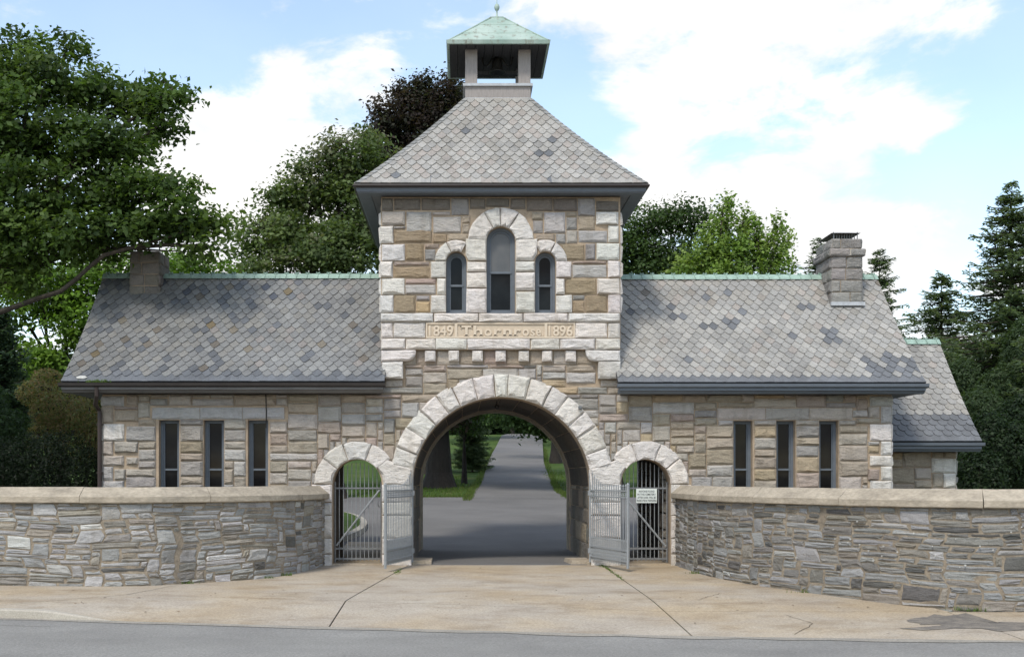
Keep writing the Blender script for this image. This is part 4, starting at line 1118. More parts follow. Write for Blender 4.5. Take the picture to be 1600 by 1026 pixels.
mb = MB(); mb.add([(xa+.02,1.6,7.25),(xb-.02,1.6,7.25),(xb-.02,2.6,7.25),(xa+.02,2.6,7.25),(xa+.2,1.85,7.31),(xb-.2,1.85,7.31),(xb-.2,2.35,7.31),(xa+.2,2.35,7.31)], [(0,3,2,1),(4,5,6,7),(0,1,5,4),(1,2,6,5),(2,3,7,6),(3,0,4,7)]); mb.build('chimney_cowl', M['tin'], c1)
mb = MB()
for i in range(9): x = xa+.12+(xb-xa-.24)*i/8; mb.box(x-.008, x+.008, 1.72, 1.735, 7.1, 7.25)
mb.build('cowl_mesh', M['tin'], c1)
c2 = chimney(fx(202,25.8), fx(248,25.8), 1.84, 2.75, 5.6, 6.9, rfl, (.25,.235,.21), cap=False)
# lamp in the vault, small camera on the arch ring
mb = MB(); mb.tube([(AC[0]-.06, 1.2, AC[1]+AR0), (AC[0]-.06, 1.2, AC[1]+AR0-.1)], .012, 6); mb.lathe([(.02,AC[1]+AR0-.08),(.05,AC[1]+AR0-.10),(.05,AC[1]+AR0-.15),(.02,AC[1]+AR0-.17),(0,AC[1]+AR0-.17)], AC[0]-.06, 1.2, 10); mb.build('passage_lamp', M['black'], gh)
mb = MB(); x, z = fx(906, 23.9), fz(637, 23.9); mb.box(x-.035, x+.035, -.16, -.05, z-.035, z+.035); mb.box(x-.02, x+.02, -.19, -.16, z-.02, z+.02); mb.build('wall_camera', M['tin'], gh)

# ================================================================== BOUNDARY WALLS
def spline(pts, n=8):
    o = []
    P_ = [Vector((*p, 0)) for p in pts]
    for i in range(len(P_)-1):
        p0, p1, p2, p3 = P_[max(0, i-1)], P_[i], P_[i+1], P_[min(len(P_)-1, i+2)]
        for k in range(n):
            t_ = k/n; q = .5*((2*p1)+(p2-p0)*t_+(2*p0-5*p1+4*p2-p3)*t_*t_+(3*p1-p0-3*p2+p3)*t_**3); o.append((q.x, q.y))
    o.append(pts[-1]); return o
def path_fn(pts):
    P_ = [(x, d-CD) for x, d in spline(pts)]; s_ = [0]
    for a, b in zip(P_, P_[1:]): s_.append(s_[-1]+math.dist(a, b))
    def at(u):
        u = max(0, min(s_[-1]-1e-6, u)); i = 0
        lo, hi = 0, len(s_)-2
        while lo < hi:
            m_ = (lo+hi+1)//2
            if s_[m_] <= u: lo = m_
            else: hi = m_-1
        i = lo; t_ = (u-s_[i])/(s_[i+1]-s_[i]); a, b = P_[i], P_[i+1]
        tx, ty = (b[0]-a[0])/(s_[i+1]-s_[i]), (b[1]-a[1])/(s_[i+1]-s_[i])
        return a[0]+(b[0]-a[0])*t_, a[1]+(b[1]-a[1])*t_, ty, -tx      # normal to the right of travel = towards the street when travelling +x
    return at, s_[-1]
def boundary(name, pts, label, palf, coat, hmin):
    at, Lw = path_fn(pts); root = empty(name, (at(Lw/2)[0], at(Lw/2)[1], 0), label, 'wall')
    TH_ = .42
    def F(u, v, w_): x, y, nx, ny = at(u); return (x+nx*w_, y+ny*w_, v)
    # core with mortar face
    n = int(Lw/.15); v = []; f = []
    for i in range(n+1):
        u = Lw*i/n; v += [F(u, -.35, .002), F(u, 1.40, .002), F(u, 1.40, -TH_), F(u, -.35, -TH_)]
    for i in range(n):
        for k in range(4): a = i*4; f.append((a+k, a+4+k, a+4+(k+1) % 4, a+(k+1) % 4))
    f += [(3,2,1,0), tuple(n*4+k for k in range(4))]
    core = link('wall_core', mesh(v, f), M['rubble_mortar'], root)
    # rubble, laid in wavering beds
    items = []; z = -.20; vrow = []
    nx_ = int(Lw/.055); H = 34; vu = (1.385+.20)/H; uu = Lw/nx_
    g = [[False]*nx_ for _ in range(H)]
    wave = lambda u, zz: .028*math.sin(u*1.1+zz*2)+.016*math.sin(u*2.7+1.3)
    for j in range(H):
        for i in range(nx_):
            if g[j][i]: continue
            big = rnd.random() < (.05+.09*(1-j/H))
            w_ = rnd.choice([5,6,8,10,12,14]) if not big else rnd.choice([6,8,10]); h_ = rnd.choice([1,2,2,2,2,3]) if not big else rnd.choice([4,5,5])
            h_ = min(h_, H-j); k = 0
            while k < w_ and i+k < nx_ and not g[j][i+k]: k += 1
            if 0 < nx_-(i+k) < 3: 
                while i+k < nx_ and not g[j][i+k]: k += 1
            w_ = k; hh = 1
            while hh < h_ and all(not g[j+hh][i+q] for q in range(w_)): hh += 1
            for a in range(hh):
                for q in range(w_): g[j+a][i+q] = True
            if w_ < 2: continue
            u0, u1, z0, z1 = i*uu, (i+w_)*uu, -.20+j*vu, -.20+(j+hh)*vu
            jx = min(.03, (u1-u0)*.12); jz = min(.016, (z1-z0)*.14); rr = rnd.uniform
            wz = lambda u, zz: zz+(wave(u, zz) if .0 < zz < 1.3 else 0)
            um = (u0+u1)/2
            P_ = [(u0+rr(0,jx), wz(u0,z0)+rr(0,jz)), (um+rr(-.05,.05), wz(um,z0)+rr(-jz*.3,jz)), (u1-rr(0,jx), wz(u1,z0)+rr(0,jz)), (u1-rr(-.2,1)*jx, (z0+z1)/2+wave(u1,z0)), (u1-rr(0,1.5)*jx, wz(u1,z1)-rr(0,jz)), (um+rr(-.06,.06), wz(um,z1)-rr(-jz*.3,jz*1.2)), (u0+rr(0,1.5)*jx, wz(u0,z1)-rr(0,jz)), (u0+rr(-.2,1)*jx, (z0+z1)/2+wave(u0,z0))]
            P_ = [(a+.035*math.sin(b*7+a*.9)+.02*math.sin(b*17+a*2.1), b) for a, b in P_]
            if area(P_) < .003: continue
            if z1 > 1.36: P_ = [(a, min(b, 1.39)) for a, b in P_]
            V, f = piece(P_, F, gap=rr(.002,.013), edge=rr(.002,.017), bulge=(-.004, .022), maxn=8, back=-.03, inset=.028, wobble=.004)
            items.append((V, f, wob(palf(um, (z0+z1)/2), .16), core))
    lay('rubble_stone', items, M['rubble'], core)
    # coping stones
    s0 = 0
    while s0 < Lw-.05:
        l = rnd.uniform(1.9, 2.7) if s0+3 < Lw else Lw-s0
        l = min(l, Lw-s0)
        n = max(2, int(l/.22)); v = []; f = []
        prof = [(.085,1.385),(.10,1.40),(.10,1.49),(.085,1.505),(-.10,1.655),(-.24,1.655),(-.5,1.505),(-.51,1.49),(-.51,1.385)]; m_ = len(prof)
        dz = rnd.uniform(-.006,.006)
        for i in range(n+1):
            u = s0+.004+(l-.008)*i/n
            for a, b in prof: v.append(F(u, b+dz+rnd.uniform(-.003,.003), a+rnd.uniform(-.003,.003)))
        for i in range(n):
            for k in range(m_): f.append((i*m_+k, (i+1)*m_+k, (i+1)*m_+(k+1) % m_, i*m_+(k+1) % m_))
        f += [tuple(range(m_-1,-1,-1)), tuple(n*m_+k for k in range(m_))]
        link('coping_stone', mesh(v, f), M['coping'], root); s0 += l
    return root, at, Lw
RG=(.33,.33,.325); RL=(.41,.405,.395); RB=(.27,.26,.24); RD=(.15,.147,.14); RW=(.54,.535,.52); RT=(.31,.285,.245)
def pal_rl(u, z):
    return pick([(RG,4.5),(RL,2.6),(RW,.45),(RB,2.6),(RD,.2),(RT,1.0)])
def pal_rr(u, z):
    k = 2.2 if z > 1.0 else 1
    c = pick([(RG,4.5),(RL,1.0),(RW,.08),(RB,3.6),(RD,.55*k),(RT,.9)]); return tuple(q*.86 for q in c)
bl, atL, LL = boundary('left_boundary_wall'.replace('left_', ''), [(-15,19.3),(-12,19.55),(-9.5,19.7),(-7.92,19.75),(-5.68,19.65),(-4.74,20.15),(-3.78,20.85),(-3.30,21.7),(-2.99,22.9),(-2.86,23.95)],
    'low rubble stone wall with concrete coping curving in to the gate left of the arch', pal_rl, None, 0)
br, atR, LR = boundary('boundary_wall', [(4.44,23.95),(4.47,23.0),(4.62,21.4),(5.07,19.8),(5.72,18.4),(6.46,17.15),(7.22,16.6),(8.0,16.4),(10,16.35),(13,16.3),(16,16.2)],
    'darker low rubble stone wall with concrete coping curving away right of the arch', pal_rr, None, 0)

# ================================================================== GATES
def spear(mb, x, y, z0, z1, r=.0105):
    mb.tube([(x, y, z0), (x, y, z1-.05), (x, y, z1-.045), (x, y, z1)], [r, r, r*1.9, .001], 5)
def flatbar(mb, p, q, z0, z1, th):
    p = Vector((*p, 0)); q = Vector((*q, 0)); t_ = (q-p).normalized(); n_ = Vector((-t_.y, t_.x, 0))*th/2
    v = [(p+n_), (q+n_), (q-n_), (p-n_)]; mb.add([(a.x, a.y, z0) for a in v]+[(a.x, a.y, z1) for a in v], [(3,2,1,0),(4,5,6,7),(0,1,5,4),(1,2,6,5),(2,3,7,6),(3,0,4,7)])
def gate_leaf(h, fr, label):
    root = empty('gate_leaf', (h[0], h[1], 0), label, 'gate', 'iron gates of the main arch')
    P = lambda t_: (h[0]+(fr[0]-h[0])*t_, h[1]+(fr[1]-h[1])*t_)
    top = lambda t_: 1.69+.30*math.exp(-(t_*5.2)**1.6)+.05*max(0, t_-.85)*4*.5
    for z0, z1 in ((1.545,1.575),(1.42,1.45),(.385,.415),(.175,.205)):
        mb = MB(); flatbar(mb, P(.0), P(1), z0, z1, .035); mb.build('rail', M['iron'], root)
    for t_, r in ((0, .03), (1, .03)):
        mb = MB(); x, y = P(t_); tp = top(t_)+.02; mb.tube([(x, y, .06), (x, y, tp-.06), (x, y, tp-.05), (x, y, tp)], [r, r, r*1.3, .004], 6); mb.build('stile', M['iron'], root)
    n = 17
    for i in range(1, n):
        mb = MB(); x, y = P(i/n); spear(mb, x, y, .115, top(i/n)); mb.build('picket', M['iron'], root)
    for i in range(n):
        mb = MB(); x, y = P((i+.5)/n); spear(mb, x, y, .13, 1.50 if False else .62, .008) ; mb.build('dog_bar', M['iron'], root)
    sc2 = MB(); dx_, dy_ = (fr[0]-h[0]), (fr[1]-h[1]); ll = math.hypot(dx_, dy_); dx_ /= ll; dy_ /= ll
    for i in range(n):
        x, y = P((i+.5)/n)
        for zc, rr in ((1.4975,.032),(.295,.04)):
            pts = [(x+dx_*rr*math.cos(a), y+dy_*rr*math.cos(a), zc+rr*math.sin(a)) for a in [2*math.pi*k/8 for k in range(9)]]; sc2.tube(pts, .006, 4, cap=False)
    for i in range(n):
        a, b = P(i/n), P((i+1)/n); sc2.tube([(a[0], a[1], .21), (b[0], b[1], .38)], .007, 4); sc2.tube([(a[0], a[1], .38), (b[0], b[1], .21)], .007, 4)
    sc2.build('scrollwork', M['iron'], root, kind='stuff')
    mb = MB()
    for z in (.30, 1.50): x, y = P(0); mb.box(x-.05, x+.05, y-.03, y+.05, z-.05, z+.05)
    mb.build('hinge', M['iron'], root)
    return root
gate_leaf((fx(644,24.05), .0), (fx(602,22.3), -1.72), 'grey iron gate leaf swung open at the left side of the main arch')
gate_leaf((fx(922,24.05), .0), (fx(981,22.3), -1.70), 'grey iron gate leaf swung open in front of the right footway gate')
def foot_gate(c, s_, label):
    root = empty('footway_gate', (c[0], .3, 0), label, 'gate', 'iron gates of the footway arches'); y = .24
    x0, x1 = c[0]-PR0+.03, c[0]+PR0-.03
    topz = lambda x: c[1]+math.sqrt(max(0.0004, (PR0-.0)**2-(x-c[0])**2))-.06
    for x in (x0, x1): mb = MB(); mb.tube([(x, y, .04), (x, y, c[1]+.05)], .02, 6); mb.build('stile', M['iron_dark'], root)
    for z0, z1 in ((fz(763.5,24.2), fz(761,24.2)), (fz(858,24.2), fz(855,24.2)), (fz(874,24.2), fz(871,24.2))):
        mb = MB(); flatbar(mb, (x0, y), (x1, y), z0, z1, .03); mb.build('rail', M['iron_dark'], root)
    n = 11
    for i in range(1, n):
        x = x0+(x1-x0)*i/n; mb = MB(); mb.tube([(x, y, .07), (x, y, topz(x))], .0085, 5); mb.build('picket', M['iron'] if s_ < 0 else M['iron'], root)
    a, b = ((x0+.03, fz(852,24.2)), (x1-.03, fz(765,24.2))) if s_ < 0 else ((x0+.1, fz(778,24.2)), (x1-.03, fz(853,24.2)))
    mb = MB(); mb.tube([(a[0], y-.03, a[1]), (b[0], y-.03, b[1])], .022, 6); mb.build('brace', M['iron'], root)
    mb = MB(); xx = x1 if s_ < 0 else x0; mb.tube([(xx-.04, y-.03, 1.2), (xx-.06, y-.07, 1.25), (xx-.06, y-.07, 1.32), (xx-.04, y-.03, 1.36)], .01, 5); mb.build('handle', M['iron_dark'], root)
    return root
foot_gate(PC[0], -1, 'closed iron footway gate in the small arch on the left')
foot_gate(PC[1], 1, 'closed iron footway gate in the small arch on the right, with a notice on it')
sx0, sx1, sz0, sz1 = fx(994.5,24.15), fx(1027,24.15), fz(785.3,24.15), fz(763,24.15)
sg = empty('notice_sign', ((sx0+sx1)/2, .19, sz0), 'small white notice with four lines of black lettering hung on the right footway gate', 'sign')
mb = MB(); mb.box(sx0, sx1, .185, .193, sz0, sz1); mb.build('sign_plate', M['sign'], sg)
for i, (tx, wd) in enumerate((('ANYONE FOUND', .76), ('IN THIS CEMETERY', .88), ('AFTER DARK WILL BE', .88), ('PROSECUTED & TRESPASSING', .95))):
    h = (sz1-sz0)/5.0; me = text_mesh(tx, (sx0+sx1)/2, .183, sz1-h*(1.28+i*1.08), h*.98, .001, (sx1-sx0)*wd, .0007); link('sign_lettering', me, M['ink'], sg)

# ================================================================== PLANTS
def leaves_mesh(c, nrm, size, cols, asp=.62):
    n = len(c); nrm = nrm/np.linalg.norm(nrm, axis=1)[:, None]
    a = nr.normal(size=(n, 3)); a -= (a*nrm).sum(1)[:, None]*nrm; a /= np.linalg.norm(a, axis=1)[:, None]; b = np.cross(nrm, a)
    s = size[:, None]
    P = np.stack([c-a*s*.5, c+b*s*asp*.5-a*s*.05+nrm*s*.08, c+a*s*.5, c-b*s*asp*.5-a*s*.05+nrm*s*.08], 1).reshape(-1, 3)
    me = bpy.data.meshes.new('leaves'); me.vertices.add(4*n); me.vertices.foreach_set('co', P.astype(np.float32).ravel())
    me.loops.add(4*n); me.loops.foreach_set('vertex_index', np.arange(4*n, dtype=np.int32))
    me.polygons.add(n); me.polygons.foreach_set('loop_start', np.arange(0, 4*n, 4, dtype=np.int32))
    at_ = me.color_attributes.new('Col', 'FLOAT_COLOR', 'POINT'); C4 = np.ones((4*n, 4), dtype=np.float32); C4[:, :3] = np.repeat(cols, 4, axis=0); at_.data.foreach_set('color', C4.ravel())
    me.update(calc_edges=True); return me
def limb(mb, p, q, r0, r1, sag=.0, n=6, sides=7, jit=.06):
    p, q = Vector(p), Vector(q); L_ = (q-p).length; pts = []; rad = []
    for i in range(n+1):
        t_ = i/n; w_ = p.lerp(q, t_); w_.z += sag*math.sin(t_*math.pi)*L_; k = jit*L_*(1 if 0 < i < n else 0)
        w_ += Vector((rnd.uniform(-k, k), rnd.uniform(-k, k), rnd.uniform(-k, k)*.6)); pts.append(w_); rad.append(r0+(r1-r0)*t_)
    mb.tube(pts, rad, sides); return pts
def broad_tree(name, label, cat, base, blobs, n_clump, per, leaf, cols, tr=.3, group=None, bark='bark', fork=.35, spread=(1,1,.55), crad=(.5,.95), shell=.62, extra=None, limb_r=.35):
    """base (x,y,z); blobs (x,y,z,rx,ry,rz) in the world; clumps of leaves fill the blobs unevenly"""
    root = empty(name, base, label, cat, group); mb = MB()
    top = max(b[2] for b in blobs); b0 = Vector(base)
    cx = sum(b[0] for b in blobs)/len(blobs); cy = sum(b[1] for b in blobs)/len(blobs)
    fk = Vector((base[0]+(cx-base[0])*.12, base[1]+(cy-base[1])*.12, base[2]+(top-base[2])*fork))
    mb.tube([b0-Vector((0,0,.3)), b0+Vector((0,0,.15)), b0+Vector((0,0,.6)), b0.lerp(fk, .6), fk], [tr*1.7, tr*1.35, tr*1.05, tr*.85, tr*.5], 12)
    vols = np.array([b[3]*b[4]*b[5] for b in blobs])**.75; vols = vols/vols.sum()
    C_, Nn, S_, K_ = [], [], [], []
    for bi, (bx, by, bz, rx, ry, rz) in enumerate(blobs):
        bc = Vector((bx, by, bz)); st_ = fk if bz > fk.z-.5 else b0.lerp(fk, .8)
        pts = limb(mb, st_, bc, tr*limb_r*rnd.uniform(.8,1.1), .035, sag=.06, n=6, jit=.035)
        nc = max(2, int(n_clump*vols[bi]))
        for k in range(nc):
            dv = nr.normal(size=3); dv /= np.linalg.norm(dv); r_ = shell+(1-shell)*nr.random() if nr.random() < .72 else nr.random()**.5
            if dv[2] < -.3: r_ *= .8
            cc = np.array([bx, by, bz])+dv*np.array([rx, ry, rz])*r_
            R_ = nr.uniform(*crad); m_ = int(per*nr.uniform(.6, 1.3)*(R_/np.mean(crad))**1.2)
            if k % 4 == 0: limb(mb, pts[rnd.randint(3, 6)], Vector(cc), .03, .008, n=3, sides=4, jit=.05)
            off = nr.normal(size=(m_, 3))*np.array(spread)*R_*.5
            off[:, 2] -= .12*(off[:, 0]**2+off[:, 1]**2)/max(.1, R_)
            C_.append(cc+off); nn = nr.normal(size=(m_, 3))*.55+np.array([0, -.15, .75])+dv*.35; Nn.append(nn)
            S_.append(nr.uniform(.5, 1.45, m_)*leaf)
            base_c = np.array(cols[nr.integers(len(cols))])*nr.uniform(.8, 1.2); K_.append(base_c*nr.uniform(.8, 1.2, (m_, 1))*np.array([1, 1, 1]))
    if extra: extra(mb, fk)
    mb.build('trunk', M[bark], root)
    me = leaves_mesh(np.concatenate(C_), np.concatenate(Nn), np.concatenate(S_), np.concatenate(K_).astype(np.float32))
    link('crown', me, M['leaf'], root); return root
def B(px, py, d, rpx, rpy=None, rd=None, dd=0):
    """a crown lobe measured in the photograph: centre pixel and pixel radii at distance d"""
    rpy = rpy or rpx; k = FP/d
    return ((px-HX)/k, d+dd-CD, EYE+(HY-py)/k, rpx/k, (rd if rd else rpx/k), rpy/k)
def gb(px, d): x = fx(px, d); return (x, d-CD, gz(x, d-CD))
GM=[(.062,.108,.026),(.076,.13,.03),(.095,.15,.036),(.045,.08,.022)]
# large maple at the left edge, its limbs reaching over the left chimney
broad_tree('maple_tree', 'large dark green maple at the left edge reaching over the left chimney', 'tree', (-11.6, 2.2, .1),
  [B(90,130,26.5,80,65), B(10,100,27,70,60), B(30,200,26,110,70), B(200,150,26.5,62,50), B(270,140,26,42,36), B(255,190,26,50,34), B(150,225,25.5,90,55), B(60,290,25.5,110,60), B(190,300,25.3,80,50), B(265,300,25.2,55,42),
   B(300,345,25.0,55,30), B(230,352,25.0,75,32), B(120,370,25.2,100,48), B(30,380,25.5,90,50), B(325,385,24.9,32,20), B(-60,200,26.5,100,90), B(-90,330,26,110,80), B(20,440,25.3,50,28), B(105,75,27,30,30), B(335,345,25,26,14)],
  370, 150, .14, GM, tr=.40, fork=.5, crad=(.4,.85), spread=(.8,.8,.42), shell=.5, limb_r=.16,
  extra=lambda mb, fk: (limb(mb, (fx(-30,25.8),1.5,fz(505,25.8)), (fx(95,25),1.0,fz(455,25)), .07, .05, n=4, jit=.02), limb(mb, (fx(95,25),1.0,fz(455,25)), (fx(165,25),.9,fz(400,25)), .05, .045, n=3, jit=.02), limb(mb, (fx(165,25),.9,fz(400,25)), (fx(300,24.9),.8,fz(360,24.9)), .045, .02, n=4, jit=.02)))
# bright green tree behind the left wing
GB=[(.11,.20,.03),(.14,.25,.035),(.09,.16,.03),(.16,.27,.045)]
broad_tree('maple_tree', 'bright green smaller tree behind the left wing gable', 'tree', gb(95,36.5),
  [B(60,470,36,55,40), B(130,500,36,50,50), B(190,440,37,60,35), B(280,425,37,50,26), B(70,560,36,45,28), B(20,430,37,50,40), B(-30,500,36,50,60), B(325,425,38,34,20), B(110,440,36,50,40), B(160,560,37,30,30)],
  240, 95, .15, GB, tr=.20, fork=.35, crad=(.45,.8), bark='darkbark')
# broad mid green tree behind the left roof
GC=[(.095,.14,.05),(.115,.165,.055),(.08,.12,.045),(.145,.195,.075),(.15,.165,.095)]
broad_tree('linden_tree', 'broad mid green tree behind the left roof, sloping up towards the tower', 'tree', gb(520,43),
  [B(385,410,43,24,20), B(420,375,43,48,40), B(450,330,43,48,44), B(490,290,43,52,44), B(540,250,43,48,44), B(575,215,44,26,18), B(480,380,42,70,50), B(560,330,43,60,60), B(600,280,43,50,50), B(540,400,42,60,40), B(430,425,42,60,24), B(620,380,43,50,60), B(470,262,43,20,14)],
  330, 120, .17, GC, tr=.4, fork=.3, crad=(.6,1.05), spread=(.8,.8,.45), shell=.5)
# copper beech behind the tower
CB=[(.036,.029,.026),(.046,.034,.030),(.032,.036,.022),(.055,.043,.034)]
broad_tree('copper_beech', 'tall dark purple copper beech rising left of the belfry', 'tree', gb(686,48),
  [B(600,178,47,26,32), B(640,175,48,38,44), B(690,170,48,38,42), B(672,150,48,28,28), B(716,155,49,26,44), B(598,235,47,30,34), B(650,220,48,56,44), B(700,210,48,44,50), B(630,270,48,60,40), B(730,290,48,60,50), B(600,330,48,50,60), B(760,200,49,20,40), B(590,210,47,20,18), B(658,132,48,12,20), B(626,142,48,14,18), B(700,130,48,12,18),
   B(690,640,48,60,30), B(640,600,48,60,40), B(740,590,49,70,40)],
  680, 105, .16, CB, tr=.52, fork=.24, crad=(.35,.8), spread=(.7,.7,.8), bark='darkbark', shell=.5, limb_r=.25)
# trees right of the tower
GD=[(.048,.085,.030),(.060,.105,.034),(.075,.125,.04)]
broad_tree('oak_tree', 'dark green rounded tree just right of the tower', 'tree', gb(1030,50),
  [B(1010,350,50,40,28), B(1050,345,50,34,24), B(1085,350,50,22,24), B(990,400,50,42,36), B(1050,400,50,50,36), B(1020,440,50,60,30), B(960,380,50,30,40), B(1085,335,50,12,14)],
  200, 95, .16, GD, tr=.35, fork=.3, crad=(.5,1.0), shell=.5, bark='darkbark')
GY=[(.17,.27,.06),(.21,.31,.07),(.14,.22,.05),(.24,.32,.10)]
broad_tree('ash_tree', 'light yellow green tree behind the right roof', 'tree', gb(1150,46),
  [B(1135,345,46,18,28), B(1120,385,46,36,34), B(1095,415,46,36,24), B(1160,350,46,14,28), B(1150,395,46,34,34), B(1182,360,46,16,28), B(1190,400,46,28,36), B(1215,360,46,14,22), B(1222,395,46,14,22), B(1210,425,46,26,14), B(1140,430,46,60,16), B(1240,425,46,12,9), B(1232,375,46,8,12), B(1070,430,46,22,14), B(1130,325,46,8,10)],
  230, 70, .15, GY, tr=.25, fork=.3, crad=(.3,.62), spread=(.7,.7,1.0), shell=.4)
# hill trees seen through the arch
for i, (px, d, hh, rr, lb, cl) in enumerate([(640,70,9,3.5,'dark spreading tree on the hill at the left of the arch view',GD),(745,92,10,3.8,'dark tree near the top of the hill road on its left side',GD),(800,118,11,3.8,'dark tree closing the end of the hill road',GD),(838,104,10,3.4,'dark tree beside the hilltop on the right of the road',GD),(905,84,10,4.0,'tree with low dark boughs right of the hill road',GD),
    (868,66,11,3.0,'nearer tree hanging its leaves into the top of the arch view',GD)]):
    x, y, z = gb(px, d); low_ = 1.7 if i != 5 else 3.0
    broad_tree('hill_tree', lb, 'tree', (x, y, z), [(x+rnd.uniform(-1,1)*rr*.5, y+rnd.uniform(-1,1)*rr*.4, z+low_+hh*.12+k*hh*.13, rr*(1-.08*k), rr*(1-.08*k), hh*.16) for k in range(5)]+[(x+a*rr*.6, y-rr*.3, z+low_+.6, rr*.6, rr*.6, 1.3) for a in (-1, 1)], 90, 60, .26, cl, tr=.26, fork=.3, crad=(.7,1.3), bark='darkbark', group='trees on the cemetery hill', shell=.45)
# slender young tree and clipped evergreen on the bank
broad_tree('chestnut_tree', 'dark leaved tree right of the yard hanging its boughs into the arch view', 'tree', gb(960,46), [B(790,555,46,80,40), B(770,500,44,90,40), B(840,648,46,40,22), B(858,668,46,26,16), B(842,662,46,36,18), B(815,652,46,34,16), B(885,650,46,50,40), B(930,600,46,60,60), B(860,600,47,60,40), B(800,630,47,40,18), B(980,640,46,50,50)], 420, 100, .16, GD, tr=.3, fork=.3, crad=(.4,.8), bark='darkbark')  # first two lobes sit unseen behind the tower, added to shade the road
broad_tree('chestnut_tree', 'dark tree behind the big beech trunk left of the yard', 'tree', gb(672,56), [B(670,640,56,40,40), B(700,650,56,36,28), B(640,660,57,40,40), B(730,640,58,30,20), B(680,600,56,60,40)], 120, 90, .18, GD, tr=.3, fork=.3, crad=(.5,.8), bark='darkbark')
x, y, z = gb(725.5,50); broad_tree('young_tree', 'thin stemmed young tree on the grass bank left of the hill road', 'tree', (x, y, z), [(x, y, z+3.0, .8, .8, .8), (x-.3, y, z+3.8, .9, .9, .9), (x+.2, y, z+2.4, .5, .5, .4)], 40, 60, .14, GD, tr=.10, fork=.45, crad=(.3,.6), bark='darkbark')

def conifer(name, label, base, h, r0, n_tier, cols, droop=.35, cat='tree', group=None, bare=.06, needle=.16, tr=None, power=.85, dens=1.0, hang=.5, irr=.25):
    root = empty(name, base, label, cat, group); x, y, z = base; tr = tr or h*.018; mb = MB()
    mb.tube([(x, y, z-.3), (x, y, z+.3), (x, y, z+h*.5), (x, y, z+h*.97)], [tr*1.4, tr, tr*.6, .012], 8)
    P_, Nn, S_, K_ = [], [], [], []
    for i in range(n_tier):
        t_ = bare+(1-bare)*(i+rnd.random()*.8)/n_tier
        if t_ > .995: continue
        rr = r0*((1-t_)**power)*(1+rnd.uniform(-irr, irr))+.08
        nb = max(3, int(5+3*(1-t_)))
        ph = rnd.uniform(0, 6.28)
        for k in range(nb):
            a = ph+6.283*k/nb+rnd.uniform(-.3,.3); L_ = rr*rnd.uniform(.7, 1.15); zz = z+h*t_+rnd.uniform(-.1,.1)
            up = .30*(t_)**1.5
            pts = []
            for q in range(6):
                s_ = q/5; pts.append(Vector((x+math.cos(a)*L_*s_, y+math.sin(a)*L_*s_, zz+L_*(up*s_-droop*s_**1.6*(1.2-t_*.6)+.18*droop*s_**4*3))))
            if L_ > .5: mb.tube(pts, [max(.006, tr*.22*(1-q/5.5)) for q in range(6)], 4, cap=False)
            m_ = int((10+60*L_)*dens)
            for e in range(m_):
                s_ = rnd.random()**.8; q = min(4, int(s_*5)); f_ = s_*5-q; p = pts[q].lerp(pts[q+1], f_)
                side = rnd.uniform(-1, 1)*(.12+.30*L_*(1-s_)*.6+.08); dn = abs(side)*hang*rnd.uniform(.4,1.3)+rnd.uniform(0,.10)*hang
                P_.append((p.x-math.sin(a)*side+rnd.uniform(-.04,.04), p.y+math.cos(a)*side, p.z-dn+rnd.uniform(-.02,.03)))
                Nn.append((rnd.uniform(-.5,.5), rnd.uniform(-.6,.2), .8+rnd.uniform(-.3,.3))); S_.append(needle*rnd.uniform(.7,1.5)); c = rnd.choice(cols); kk = rnd.uniform(.75,1.25); K_.append((c[0]*kk, c[1]*kk, c[2]*kk))
    mb.build('trunk', M['bark'], root)
    link('crown', leaves_mesh(np.array(P_), np.array(Nn), np.array(S_), np.array(K_, dtype=np.float32), asp=.3), M['needle'], root); return root
NS=[(.105,.15,.085),(.13,.18,.10),(.08,.12,.066)]; NBL=[(.05,.09,.058),(.065,.11,.07),(.035,.065,.045)]
def con_h(px, pytop, d): b = gb(px, d); return b, EYE+(HY-pytop)*d/FP-b[2]
b_, h_ = con_h(1580, 285, 38); conifer('spruce_tree', 'tallest spruce with drooping boughs at the right edge', b_, h_, 4.3, 54, NS, droop=.42, dens=1.0, needle=.2, hang=.7, power=.8, tr=.22)
b_, h_ = con_h(1471, 425, 41); conifer('spruce_tree', 'shorter thin topped spruce left of the tallest one', b_, h_, 3.4, 40, NS, droop=.35, dens=1.0, needle=.2, hang=.7, power=.75)
b_, h_ = con_h(1374, 392, 50); conifer('spruce_tree', 'small dark spruce behind the end of the right roof ridge', b_, h_, 2.3, 40, NS, droop=.1, dens=1.0, needle=.2, irr=.5, power=.55)
b_, h_ = con_h(1277, 372, 52); conifer('spruce_tree', 'small dark spruce half hidden behind the right chimney', b_, h_, 1.8, 38, NS, droop=.1, dens=.8, needle=.2, irr=.5, power=.6)
b_, h_ = con_h(0, 480, 32); conifer('cedar_tree', 'bluish green conifer behind the hedge at the left edge', b_, h_, 1.1, 44, NBL, droop=.5, dens=1.6, needle=.16, hang=1.0, power=.45)
b_, h_ = con_h(1640, 500, 33); conifer('spruce_tree', 'dense dark spruce cut off by the right edge of the view', b_, h_, 2.6, 44, NS, droop=.4, dens=1.6, needle=.18, hang=.8, power=.6)
b_, h_ = con_h(738, 655, 58); conifer('clipped_evergreen', 'dark rounded evergreen bush on the bank left of the hill road', b_, max(2.2,h_), 1.0, 26, NS, droop=.1, dens=2.0, needle=.12, power=.35)
